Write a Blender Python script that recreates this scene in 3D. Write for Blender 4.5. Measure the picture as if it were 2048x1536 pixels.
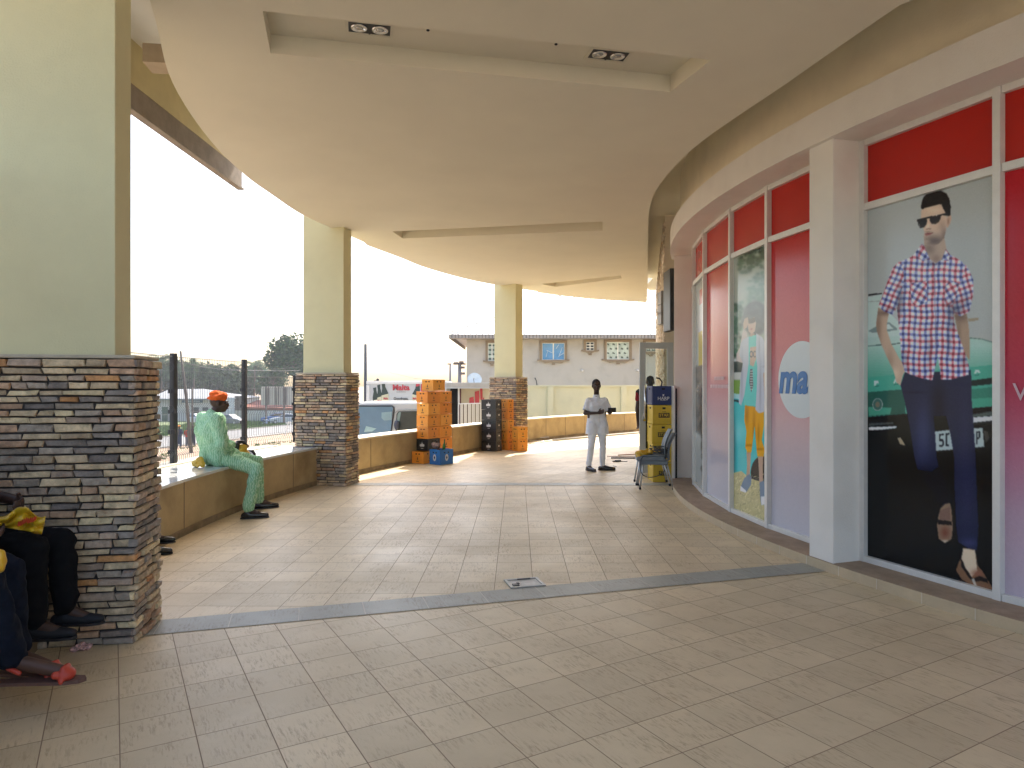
import bpy, bmesh, math, random
import numpy as np
from mathutils import Vector, Matrix, Quaternion
R = math.radians
C = bpy.context.scene.collection
for o in list(bpy.data.objects): bpy.data.objects.remove(o, do_unlink=True)
scene = bpy.context.scene

# ------------------------------------------------------------ camera
F = 1380.0; HZ = 768.0; EYE = 1.59
cd = bpy.data.cameras.new('camera'); cam = bpy.data.objects.new('camera', cd); C.objects.link(cam)
cam.location = (0, 0, EYE); cam.rotation_euler = (R(90), 0, 0)
cd.sensor_width = 36; cd.lens = 36*F/2048; cd.clip_start = .05; cd.clip_end = 2000
scene.camera = cam
# ------------------------------------------------------------ sky and sun
SUN_EL, SUN_AZ = R(52), R(11.5)      # azimuth from +Y towards +X
w = bpy.data.worlds.new('World'); scene.world = w; w.use_nodes = True
nt = w.node_tree; bg = nt.nodes['Background']
sky = nt.nodes.new('ShaderNodeTexSky'); sky.sky_type = 'NISHITA'; sky.sun_disc = False
sky.sun_elevation = SUN_EL; sky.sun_rotation = SUN_AZ
sky.air_density = 1.0; sky.dust_density = 3.5; sky.ozone_density = 0.0
nt.links.new(sky.outputs[0], bg.inputs[0]); bg.inputs[1].default_value = .15
sl = bpy.data.lights.new('sun', 'SUN'); sl.energy = 2.6; sl.angle = R(.6); sl.color = (1, .93, .82)
so = bpy.data.objects.new('sun', sl); C.objects.link(so)
sd = Vector((math.sin(SUN_AZ)*math.cos(SUN_EL), math.cos(SUN_AZ)*math.cos(SUN_EL), math.sin(SUN_EL)))
so.rotation_euler = sd.to_track_quat('Z', 'Y').to_euler(); so.location = (0, 10, 20)
vs = scene.view_settings; vs.view_transform = 'Standard'; vs.look = 'None'; vs.exposure = 1.92; vs.gamma = 1
scene.cycles.max_bounces = 10; scene.cycles.diffuse_bounces = 6; scene.cycles.use_denoising = True

# ------------------------------------------------------------ helpers
def G(px, py, z=0.0):
    'point of the horizontal plane z seen at photo pixel'
    Y = (EYE - z)*F/(py - HZ); return Vector(((px-1024)/F*Y, Y, z))
def P(px, py, Y): return Vector(((px-1024)/F*Y, Y, EYE-(py-HZ)/F*Y))
def lin(c):
    return tuple((x/255/12.92 if x/255 <= .04045 else ((x/255+.055)/1.055)**2.4) for x in c)

MATS = {}
def mat(name, col, rough=.6, var=.12, vs=6, bump=0., bs=40, metal=0., coat=0., spec=.5, dirt=0., trans=0.):
    if name in MATS: return MATS[name]
    m = bpy.data.materials.new(name); m.use_nodes = True; MATS[name] = m
    n = m.node_tree.nodes; l = m.node_tree.links; b = n['Principled BSDF']
    b.inputs['Roughness'].default_value = rough; b.inputs['Metallic'].default_value = metal
    b.inputs['Coat Weight'].default_value = coat; b.inputs['Specular IOR Level'].default_value = spec
    b.inputs['Transmission Weight'].default_value = trans
    tc = n.new('ShaderNodeTexCoord'); nz = n.new('ShaderNodeTexNoise'); nz.inputs['Scale'].default_value = vs
    nz.inputs['Detail'].default_value = 6; nz.inputs['Roughness'].default_value = .65
    l.new(tc.outputs['Object'], nz.inputs['Vector'])
    mx = n.new('ShaderNodeMix'); mx.data_type = 'RGBA'
    mr = n.new('ShaderNodeMapRange'); mr.inputs[1].default_value = .3; mr.inputs[2].default_value = .7
    l.new(nz.outputs[0], mr.inputs[0]); l.new(mr.outputs[0], mx.inputs[0])
    mx.inputs[6].default_value = tuple(c*(1-var) for c in col)+(1,)
    mx.inputs[7].default_value = tuple(min(1, c*(1+var)) for c in col)+(1,)
    out = mx.outputs[2]
    if dirt:
        n2 = n.new('ShaderNodeTexNoise'); n2.inputs['Scale'].default_value = 1.7; n2.inputs['Detail'].default_value = 8
        l.new(tc.outputs['Object'], n2.inputs['Vector'])
        m2 = n.new('ShaderNodeMapRange'); m2.inputs[1].default_value = .52; m2.inputs[2].default_value = .75; m2.inputs[4].default_value = dirt
        l.new(n2.outputs[0], m2.inputs[0])
        x2 = n.new('ShaderNodeMix'); x2.data_type = 'RGBA'; l.new(m2.outputs[0], x2.inputs[0]); l.new(out, x2.inputs[6])
        x2.inputs[7].default_value = tuple(c*f for c, f in zip(col, (.5, .44, .36)))+(1,); out = x2.outputs[2]
    l.new(out, b.inputs['Base Color'])
    if bump:
        nb = n.new('ShaderNodeTexNoise'); nb.inputs['Scale'].default_value = bs; nb.inputs['Detail'].default_value = 5
        l.new(tc.outputs['Object'], nb.inputs['Vector'])
        bp = n.new('ShaderNodeBump'); bp.inputs['Strength'].default_value = bump; bp.inputs['Distance'].default_value = .01
        l.new(nb.outputs[0], bp.inputs['Height']); l.new(bp.outputs[0], b.inputs['Normal'])
    return m

class MB:
    def __init__(s): s.v = []; s.f = []; s.m = []; s.c = []
    def add(s, vs, fs, mi=0, col=None):
        b = len(s.v); s.v += [tuple(v) for v in vs]
        for f in fs: s.f.append([b+i for i in f]); s.m.append(mi)
        s.c += [col or (1, 1, 1)]*len(vs); return s
    def box(s, c, size, rz=0, mi=0, M=None, col=None):
        x, y, z = [d/2 for d in size]; c = Vector(c)
        vs = [Vector((a*x, b*y, d*z)) for a in (-1, 1) for b in (-1, 1) for d in (-1, 1)]
        Rm = M if M is not None else Matrix.Rotation(rz, 3, 'Z')
        return s.add([c+Rm@v for v in vs], [(0,1,3,2),(4,6,7,5),(0,4,5,1),(2,3,7,6),(0,2,6,4),(1,5,7,3)], mi, col)
    def prism(s, poly, z0, z1, mi=0):
        n = len(poly); a = 0
        for i in range(n): a += poly[i][0]*poly[(i+1)%n][1]-poly[(i+1)%n][0]*poly[i][1]
        if a < 0: poly = poly[::-1]
        vs = [(p[0], p[1], z0) for p in poly]+[(p[0], p[1], z1) for p in poly]
        fs = [tuple(range(n))[::-1], tuple(range(n, 2*n))]+[(i, (i+1)%n, n+(i+1)%n, n+i) for i in range(n)]
        return s.add(vs, fs, mi)
    def xprism(s, poly, M, t, mi=0):
        'poly in local xz extruded along local y from 0 to t, then placed by 4x4 M'
        n = len(poly); a = 0
        for i in range(n): a += poly[i][0]*poly[(i+1)%n][1]-poly[(i+1)%n][0]*poly[i][1]
        if a < 0: poly = poly[::-1]
        vs = [M@Vector((p[0], 0, p[1])) for p in poly]+[M@Vector((p[0], t, p[1])) for p in poly]
        fs = [tuple(range(n)), tuple(range(n, 2*n))[::-1]]+[((i+1)%n, i, n+i, n+(i+1)%n) for i in range(n)]
        return s.add(vs, fs, mi)
    def tube(s, pts, r, seg=8, mi=0, cap=True):
        pts = [Vector(p) for p in pts]; k = len(pts); rs = r if isinstance(r, (list, tuple)) else [r]*k
        vs = []; up = None
        for i in range(k):
            d = (pts[min(i+1, k-1)]-pts[max(i-1, 0)]).normalized()
            if up is None:
                up = Vector((0, 0, 1)) if abs(d.z) < .9 else Vector((1, 0, 0))
            a = d.cross(up).normalized(); b = a.cross(d).normalized(); up = b
            for j in range(seg):
                t = 2*math.pi*j/seg; vs.append(pts[i]+(a*math.cos(t)+b*math.sin(t))*rs[i])
        fs = [(i*seg+j, i*seg+(j+1)%seg, (i+1)*seg+(j+1)%seg, (i+1)*seg+j) for i in range(k-1) for j in range(seg)]
        if cap: fs += [tuple(range(seg))[::-1], tuple(range((k-1)*seg, k*seg))]
        return s.add(vs, fs, mi)
    def capsule(s, p, q, r1, r2, seg=12, mi=0):
        p = Vector(p); q = Vector(q); d = (q-p); L = d.length
        d = d.normalized() if L > 1e-6 else Vector((0, 0, 1))
        a = d.orthogonal().normalized(); b = d.cross(a); rings = []
        for k in range(1, 6): t = math.pi/2*k/5; rings.append((p-d*r1*math.cos(t), r1*math.sin(t)))
        for k in range(5): t = math.pi/2*k/5; rings.append((q+d*r2*math.sin(t), r2*math.cos(t)))
        vs = [p-d*r1]
        for c0, rr in rings:
            for j in range(seg): t = 2*math.pi*j/seg; vs.append(c0+(a*math.cos(t)+b*math.sin(t))*rr)
        vs.append(q+d*r2); n = len(rings); e = len(vs)-1
        fs = [(0, 1+(j+1)%seg, 1+j) for j in range(seg)]
        fs += [(1+i*seg+j, 1+i*seg+(j+1)%seg, 1+(i+1)*seg+(j+1)%seg, 1+(i+1)*seg+j) for i in range(n-1) for j in range(seg)]
        fs += [(e, 1+(n-1)*seg+j, 1+(n-1)*seg+(j+1)%seg) for j in range(seg)]
        return s.add(vs, fs, mi)
    def ell(s, c, r, M=None, seg=16, rings=10, mi=0):
        c = Vector(c); M = M or Matrix.Identity(3); vs = [c+M@Vector((0, 0, -r[2]))]
        for i in range(1, rings):
            t = math.pi*i/rings-math.pi/2
            for j in range(seg):
                u = 2*math.pi*j/seg; vs.append(c+M@Vector((r[0]*math.cos(t)*math.cos(u), r[1]*math.cos(t)*math.sin(u), r[2]*math.sin(t))))
        vs.append(c+M@Vector((0, 0, r[2]))); e = len(vs)-1
        fs = [(0, 1+(j+1)%seg, 1+j) for j in range(seg)]
        fs += [(1+i*seg+j, 1+i*seg+(j+1)%seg, 1+(i+1)*seg+(j+1)%seg, 1+(i+1)*seg+j) for i in range(rings-2) for j in range(seg)]
        fs += [(e, 1+(rings-2)*seg+j, 1+(rings-2)*seg+(j+1)%seg) for j in range(seg)]
        return s.add(vs, fs, mi)
    def lathe(s, c, prof, seg=20, mi=0):
        c = Vector(c); n = len(prof)
        vs = [c+Vector((r*math.cos(2*math.pi*j/seg), r*math.sin(2*math.pi*j/seg), z)) for r, z in prof for j in range(seg)]
        fs = [(i*seg+j, i*seg+(j+1)%seg, (i+1)*seg+(j+1)%seg, (i+1)*seg+j) for i in range(n-1) for j in range(seg)]
        return s.add(vs, fs, mi)
    def strip(s, A, B, mi=0):
        'quads between two polylines'
        n = len(A); return s.add(list(A)+list(B), [(i, i+1, n+i+1, n+i) for i in range(n-1)], mi)
    def build(s, name, mats, parent=None, smooth=False, bevel=0, world=True, vcol=False):
        me = bpy.data.meshes.new(name); o = bpy.data.objects.new(name, me); C.objects.link(o)
        vs = [Vector(v) for v in s.v]
        if parent is not None:
            o.parent = parent
            if world:
                inv = mw(parent).inverted(); vs = [inv@v for v in vs]
        elif world and vs:
            lo = Vector((min(v.x for v in vs), min(v.y for v in vs), min(v.z for v in vs)))
            hi = Vector((max(v.x for v in vs), max(v.y for v in vs), max(v.z for v in vs)))
            b = Vector(((lo.x+hi.x)/2, (lo.y+hi.y)/2, lo.z)); o.location = b; vs = [v-b for v in vs]
        me.from_pydata([tuple(v) for v in vs], [], s.f)
        for m in (mats if isinstance(mats, (list, tuple)) else [mats]): me.materials.append(m)
        me.polygons.foreach_set('material_index', s.m)
        if smooth: me.polygons.foreach_set('use_smooth', [True]*len(s.f))
        if vcol:
            at = me.color_attributes.new('Col', 'FLOAT_COLOR', 'POINT')
            at.data.foreach_set('color', [x for c in s.c for x in (c[0], c[1], c[2], 1)])
        me.update()
        if bevel:
            b = o.modifiers.new('edge', 'BEVEL'); b.width = bevel; b.segments = 2; b.limit_method = 'ANGLE'; b.angle_limit = R(40)
        return o
def mw(o):
    M = Matrix.LocRotScale(o.location, o.rotation_euler, o.scale)
    return mw(o.parent)@M if o.parent else M
def tag(o, label=None, cat=None, group=None, kind=None):
    if label: o['label'] = label
    if cat: o['category'] = cat
    if group: o['group'] = group
    if kind: o['kind'] = kind
    return o
def thing(name, label, cat, loc=(0, 0, 0), rz=0, group=None):
    o = bpy.data.objects.new(name, None); C.objects.link(o); o.empty_display_size = .2
    o.location = loc; o.rotation_euler = (0, 0, rz); return tag(o, label, cat, group)
def copy_tree(o, parent=None):
    c = o.copy(); C.objects.link(c); c.parent = parent
    for ch in list(o.children): copy_tree(ch, c)
    return c
def text(body, size, M, m, parent, name='lettering', ext=.002, off=0, shear=0, world=True, sx=1):
    cu = bpy.data.curves.new(name, 'FONT'); cu.body = body; cu.size = size; cu.align_x = 'CENTER'; cu.align_y = 'CENTER'
    cu.extrude = ext; cu.offset = off; cu.shear = shear; cu.resolution_u = 4
    t = bpy.data.objects.new('tmp', cu); C.objects.link(t)
    dg = bpy.context.evaluated_depsgraph_get(); me = bpy.data.meshes.new_from_object(t.evaluated_get(dg))
    bpy.data.objects.remove(t, do_unlink=True)
    mb = MB(); mb.add([M@Vector((v.co.x*sx, v.co.y, v.co.z)) for v in me.vertices], [tuple(p.vertices) for p in me.polygons])
    return mb.build(name, m, parent, world=world)
def frame4(o, x, z):
    'matrix with local x -> x, local z -> z (text: local y up)'
    x = Vector(x).normalized(); z = Vector(z).normalized(); y = z.cross(x)
    M = Matrix((x, y, z)).transposed().to_4x4(); M.translation = Vector(o); return M
def spline(pts, n=8):
    pts = [Vector(p) for p in pts]; out = []
    for i in range(len(pts)-1):
        p0 = pts[max(i-1, 0)]; p1 = pts[i]; p2 = pts[i+1]; p3 = pts[min(i+2, len(pts)-1)]
        for k in range(n):
            t = k/n; out.append(.5*((2*p1)+(p2-p0)*t+(2*p0-5*p1+4*p2-p3)*t*t+(3*p1-p0-3*p2+p3)*t**3))
    out.append(pts[-1]); return out
def offset(path, d):
    'shift a 2D path to its left by d'
    out = []
    for i, p in enumerate(path):
        t = (path[min(i+1, len(path)-1)]-path[max(i-1, 0)]).normalized(); out.append(p+Vector((-t.y, t.x))*d)
    return out
def clip(poly, a, n):
    'keep the part of a 2D polygon where (p-a).n >= 0'
    out = []
    for i in range(len(poly)):
        p, q = poly[i], poly[(i+1) % len(poly)]; dp = (p-a).dot(n); dq = (q-a).dot(n)
        if dp >= 0: out.append(p)
        if dp*dq < 0: out.append(p+(q-p)*(dp/(dp-dq)))
    return out
def V2(x, y): return Vector((x, y))
# ============================================================ materials of the place
def tile_mat(name, rot, ox, oy, col, grout, w=.30, streak=True, rough=.45, row=None):
    m = bpy.data.materials.new(name); m.use_nodes = True; n = m.node_tree.nodes; l = m.node_tree.links; b = n['Principled BSDF']; b.inputs['Specular IOR Level'].default_value = .38
    tc = n.new('ShaderNodeNewGeometry'); mp = n.new('ShaderNodeMapping'); mp.vector_type = 'TEXTURE'
    mp.inputs['Location'].default_value = (ox, oy, 0); mp.inputs['Rotation'].default_value = (0, 0, rot)
    l.new(tc.outputs['Position'], mp.inputs[0])
    br = n.new('ShaderNodeTexBrick'); br.offset = 0; br.squash = 1
    for k, v in (('Scale', 1), ('Mortar Size', .0028), ('Mortar Smooth', .25), ('Bias', 0), ('Brick Width', w), ('Row Height', row or w)):
        br.inputs[k].default_value = v
    br.inputs['Color1'].default_value = (0, 0, 0, 1); br.inputs['Color2'].default_value = (1, 1, 1, 1)
    l.new(mp.outputs[0], br.inputs['Vector'])
    # per tile random offset so that the veins change from tile to tile
    ad = n.new('ShaderNodeVectorMath'); ad.operation = 'MULTIPLY_ADD'; l.new(br.outputs['Color'], ad.inputs[0])
    ad.inputs[1].default_value = (7, 13, 5); l.new(mp.outputs[0], ad.inputs[2])
    sc = n.new('ShaderNodeMapping'); sc.inputs['Scale'].default_value = (75, 12, 1); l.new(ad.outputs[0], sc.inputs[0])
    nz = n.new('ShaderNodeTexNoise'); nz.inputs['Scale'].default_value = 1; nz.inputs['Detail'].default_value = 8; nz.inputs['Roughness'].default_value = .72; nz.inputs['Distortion'].default_value = .35
    l.new(sc.outputs[0], nz.inputs['Vector'])
    rm = n.new('ShaderNodeMapRange'); rm.inputs[1].default_value = .50; rm.inputs[2].default_value = .60; l.new(nz.outputs[0], rm.inputs[0])
    n2 = n.new('ShaderNodeTexNoise'); n2.inputs['Scale'].default_value = 5; n2.inputs['Detail'].default_value = 6; l.new(ad.outputs[0], n2.inputs['Vector'])
    mk = n.new('ShaderNodeMapRange'); mk.inputs[1].default_value = .40; mk.inputs[2].default_value = .6; mk.inputs[4].default_value = .8; l.new(n2.outputs[0], mk.inputs[0])
    mu = n.new('ShaderNodeMath'); mu.operation = 'MULTIPLY'; l.new(rm.outputs[0], mu.inputs[0]); l.new(mk.outputs[0], mu.inputs[1])
    a = n.new('ShaderNodeMix'); a.data_type = 'RGBA'; l.new(mu.outputs[0], a.inputs[0])
    # tile tone
    hs = n.new('ShaderNodeMapRange'); hs.inputs[3].default_value = .92; hs.inputs[4].default_value = 1.07; l.new(br.outputs['Color'], hs.inputs[0])
    tone = n.new('ShaderNodeVectorMath'); tone.operation = 'SCALE'; tone.inputs[0].default_value = col; l.new(hs.outputs[0], tone.inputs['Scale'])
    l.new(tone.outputs[0], a.inputs[6]); a.inputs[7].default_value = (col[0]*.66, col[1]*.60, col[2]*.55, 1)
    # foot traffic dirt and smears
    n3 = n.new('ShaderNodeTexNoise'); n3.inputs['Scale'].default_value = .7; n3.inputs['Detail'].default_value = 9; n3.inputs['Roughness'].default_value = .7; l.new(tc.outputs['Position'], n3.inputs['Vector'])
    d = n.new('ShaderNodeMapRange'); d.inputs[1].default_value = .35; d.inputs[2].default_value = .7; d.inputs[3].default_value = 1.06; d.inputs[4].default_value = .86; l.new(n3.outputs[0], d.inputs[0])
    v = n.new('ShaderNodeVectorMath'); v.operation = 'SCALE'; l.new(a.outputs[2], v.inputs[0]); l.new(d.outputs[0], v.inputs['Scale'])
    # pale scuffs and dark gum spots
    ms = n.new('ShaderNodeMapping'); ms.inputs['Scale'].default_value = (2.2, 7, 1); ms.inputs['Rotation'].default_value = (0, 0, .9); l.new(tc.outputs['Position'], ms.inputs[0])
    n4 = n.new('ShaderNodeTexNoise'); n4.inputs['Scale'].default_value = 1; n4.inputs['Detail'].default_value = 9; n4.inputs['Roughness'].default_value = .75; l.new(ms.outputs[0], n4.inputs['Vector'])
    m4 = n.new('ShaderNodeMapRange'); m4.inputs[1].default_value = .68; m4.inputs[2].default_value = .80; m4.inputs[4].default_value = .5; l.new(n4.outputs[0], m4.inputs[0])
    s4 = n.new('ShaderNodeMix'); s4.data_type = 'RGBA'; l.new(m4.outputs[0], s4.inputs[0]); l.new(v.outputs[0], s4.inputs[6]); s4.inputs[7].default_value = (.72, .66, .56, 1)
    vo_ = n.new('ShaderNodeTexVoronoi'); vo_.inputs['Scale'].default_value = 1.3; l.new(tc.outputs['Position'], vo_.inputs['Vector'])
    m5 = n.new('ShaderNodeMapRange'); m5.inputs[1].default_value = .018; m5.inputs[2].default_value = .012; m5.inputs[4].default_value = .6; l.new(vo_.outputs['Distance'], m5.inputs[0])
    s5 = n.new('ShaderNodeMix'); s5.data_type = 'RGBA'; l.new(m5.outputs[0], s5.inputs[0]); l.new(s4.outputs[2], s5.inputs[6]); s5.inputs[7].default_value = (.10, .08, .06, 1)
    g = n.new('ShaderNodeMix'); g.data_type = 'RGBA'; l.new(br.outputs['Fac'], g.inputs[0]); l.new(s5.outputs[2], g.inputs[6]); g.inputs[7].default_value = grout+(1,)
    l.new(g.outputs[2], b.inputs['Base Color'])
    rr = n.new('ShaderNodeMapRange'); rr.inputs[1].default_value = .3; rr.inputs[2].default_value = .75; rr.inputs[3].default_value = rough-.06; rr.inputs[4].default_value = rough+.16; l.new(n3.outputs[0], rr.inputs[0])
    rx = n.new('ShaderNodeMath'); rx.operation = 'MAXIMUM'; l.new(rr.outputs[0], rx.inputs[0]); 
    rf = n.new('ShaderNodeMath'); rf.operation = 'MULTIPLY'; rf.inputs[1].default_value = .8; l.new(br.outputs['Fac'], rf.inputs[0]); l.new(rf.outputs[0], rx.inputs[1])
    l.new(rx.outputs[0], b.inputs['Roughness'])
    hm = n.new('ShaderNodeMath'); hm.operation = 'MULTIPLY_ADD'; hm.inputs[1].default_value = -1; l.new(br.outputs['Fac'], hm.inputs[0])
    h2 = n.new('ShaderNodeMath'); h2.operation = 'MULTIPLY'; h2.inputs[1].default_value = -.18; l.new(mu.outputs[0], h2.inputs[0]); l.new(h2.outputs[0], hm.inputs[2])
    bp = n.new('ShaderNodeBump'); bp.inputs['Strength'].default_value = .5; bp.inputs['Distance'].default_value = .0025
    l.new(hm.outputs[0], bp.inputs['Height']); l.new(bp.outputs[0], b.inputs['Normal'])
    return m
BEIGE = (.635, .515, .325); GROUT = (.27, .19, .12)
m_tA = tile_mat('floor_tiles_near', R(30), -1.685, 2.965, BEIGE, GROUT)
m_tB = tile_mat('floor_tiles_mid', R(-.4), -.175, .08, BEIGE, GROUT, w=.303)
m_tC = tile_mat('floor_tiles_far', R(-27), 0, 0, BEIGE, GROUT)
m_g1 = tile_mat('grey_tiles_one', R(16.7), -2.23, 4.23, (.335, .335, .285), (.52, .47, .40), w=.44, row=.6)
m_g2 = tile_mat('grey_tiles_two', 0, 0, 10.65, (.37, .37, .32), (.5, .45, .38), w=.44, row=.6)
m_ceil = mat('ceiling_paint', (.68, .635, .50), .85, .035, 1.2, .12, 60)
m_plaster = mat('white_plaster', (.76, .72, .66), .75, .04, 2, .35, 90, dirt=.18)
m_cream = mat('cream_plaster', (.62, .56, .40), .8, .05, 2, .35, 80)
m_fascia = mat('cream_fascia', (.78, .69, .50), .8, .08, 1.5, .2, 60, dirt=.25)
m_shaft = mat('pillar_shaft_paint', (.64, .60, .365), .8, .04, 2, .3, 90, dirt=.12)
m_yellow = mat('yellow_parapet_paint', (.43, .325, .165), .75, .14, 3, .4, 50, dirt=.8)
m_yel2 = mat('yellow_beam_paint', (.66, .58, .33), .8, .10, 2, .2, 60, dirt=.25)
m_brown = mat('brown_beam', (.13, .10, .085), .8, .25, 4, .3, 60)
m_granite = mat('polished_white_slab', (.62, .63, .61), .13, .06, 5, .05, 20, coat=.3)
m_copstone = mat('parapet_coping', (.60, .54, .40), .6, .08, 5, .2, 40)
m_alu = mat('white_aluminium', (.70, .68, .64), .4, .05, 10, metal=.15)
m_step = tile_mat('kerb_tiles', 0, 0, 0, (.46, .35, .22), (.6, .55, .45), w=.45)
m_steptop = mat('kerb_top_screed', (.34, .245, .165), .75, .2, 8, .5, 70, dirt=.4)
m_black = mat('black_metal', (.012, .012, .016), .45, .1)
m_wire = mat('galvanised_wire', (.07, .075, .08), .6, .1)
m_dark = mat('dark_void', (.01, .01, .012), .8, .1)

# ============================================================ plan of the walkway
PATH = [V2(p.x, p.y) for p in spline([Vector((x, y, 0)) for x, y in
        [(1.9,-4.6),(-.1,-2.3),(-1.35,.2),(-2.2,2.0),(-2.78,4.0),(-3.28,5.8),(-3.42,7.5),(-3.33,9.2),(-3.02,10.9),(-2.62,12.3),(-2.02,13.8),(-.75,16.5),(.47,18.9),(2.3,21.3),(4.27,23.1),(7.5,25)]], 10)]
fl = offset(PATH, .3)+[V2(16, 25), V2(16, -4.6)]
b1a, b1n = V2(-2.23, 4.38), V2(-.2874, .9578)
b2a, b2n = V2(0, 10.80), V2(0, 1)
def sheet(name, poly, z, m, label=None):
    mb = MB(); mb.add([(p.x, p.y, z) for p in poly], [tuple(range(len(poly)))] ); o = mb.build(name, m)
    # concave outline: triangulate
    bm = bmesh.new(); bm.from_mesh(o.data); bmesh.ops.triangulate(bm, faces=bm.faces[:]); bmesh.ops.recalc_face_normals(bm, faces=bm.faces[:])
    for f in bm.faces:
        if f.normal.z < 0: f.normal_flip()
    bm.to_mesh(o.data); bm.free()
    return tag(o, kind='structure')
sheet('floor', clip(fl, b1a, -b1n), 0, m_tA)
sheet('floor', clip(clip(fl, b1a, b1n), b2a, -b2n), 0, m_tB)
sheet('floor', clip(fl, b2a, b2n), 0, m_tC)
sheet('floor_band', clip(clip(fl, b1a, b1n), b1a+b1n*.285, -b1n), .004, m_g1)
sheet('floor_band', clip(clip(fl, b2a, b2n), b2a+b2n*.27, -b2n), .004, m_g2)

# ============================================================ parapets between the pillars
COLS = [((-1.36, -1.9), 33), ((-2.84, 4.37), 10), ((-2.95, 11.03), -13), ((-.09, 17.28), -40)]
def seg_path(y0, y1): return [p for p in PATH if y0 <= p.y <= y1]
def parapet(y0, y1, w, topw, label, top_m, strip_m=None, joints=.0, j0=None, h=.60, out=1.0):
    path = seg_path(y0, y1); p2 = offset(path, w); t = thing('parapet_wall', label, 'low wall', (path[0].x, path[0].y, 0))
    inner = [(p.x, p.y) for p in path]; m = MB()
    z = lambda L, h_: [Vector((p.x, p.y, h_)) for p in L]
    a = offset(path, .03); o2 = offset(path, w-.03)
    m.strip(z(a, 0), z(a, h-.03)); m.strip(z(o2, h-.03), z(o2, -1.6)); m.strip([Vector((q.x, q.y, -1.6)) for q in (o2[0], a[0])], [Vector((q.x, q.y, h-.03)) for q in (o2[0], a[0])])
    m.strip([Vector((q.x, q.y, -1.6)) for q in (a[-1], o2[-1])], [Vector((q.x, q.y, h-.03)) for q in (a[-1], o2[-1])])
    m.build('wall_body', m_yellow, t)
    s = MB(); a2 = offset(path, -.005); e2 = offset(path, topw)
    s.strip(z(a2, h-.03), z(a2, h)); s.strip(z(a2, h), z(e2, h)); s.strip(z(e2, h), z(e2, h-.03)); s.strip(z(e2, h-.03), z(a2, h-.03))
    s.build('coping', top_m, t)
    if strip_m:
        s = MB(); a3 = offset(path, topw+.003); e3 = offset(path, w+.01)
        s.strip(z(a3, h-.03), z(a3, h+.012)); s.strip(z(a3, h+.012), z(e3, h+.012)); s.strip(z(e3, h+.012), z(e3, h-.05))
        s.build('outer_ledge', strip_m, t)
    k = MB(); c1 = offset(path, .018); c0 = offset(path, .028)
    k.strip(z(c1, 0.001), z(c1, .075)); k.strip(z(c1, .075), z(c0, .075)); k.build('dirt_strip', mat('stained_strip', (.24, .18, .10), .8, .4, 5, .4, 60, dirt=.8), t)  # added strip stands for the dirt on the wall foot
    if joints:
        j = MB(); acc = 0; nxt = j0 or joints/2
        for i in range(1, len(path)):
            d = (a[i]-a[i-1]).length
            while acc+d > nxt:
                q = a[i-1].lerp(a[i], (nxt-acc)/d); tt = (a[i]-a[i-1]).normalized()
                j.box((q.x+tt.y*.0015, q.y-tt.x*.0015, h/2), (.009, .004, h-.07), math.atan2(tt.y, tt.x)); nxt += joints
            acc += d
        j.build('joint_line', mat('joint_grey', (.13, .10, .07), .9), t)
    return t
parapet(-4.4, 4.25, .95, .70, 'shadowed low bench wall where two dark-clothed people sit', m_granite, m_copstone)
parapet(4.5, 10.95, .95, .70, 'broad low wall with polished white top under the man in green', m_granite, m_copstone, joints=2.9, j0=2.75)
parapet(11.0, 17.1, .40, .41, 'yellow-brown parapet behind the crate stacks with sunlit top', m_copstone, joints=3.1, h=.635)
parapet(17.3, 25, .40, .41, 'curved yellow parapet beyond the third stone pillar with panel joints', m_copstone, joints=1.02, h=.635)

tag(MB().prism([(-3.9, -4.4), (-3.6, -4.4), (-3.35, 3.7), (-3.65, 3.7)], -1.6, 3.0).build('shade_wall', m_brown), 'unseen dark wall added to shade the seated pair, outside the picture', 'wall')  # unseen wall added to darken the lower left corner

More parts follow.
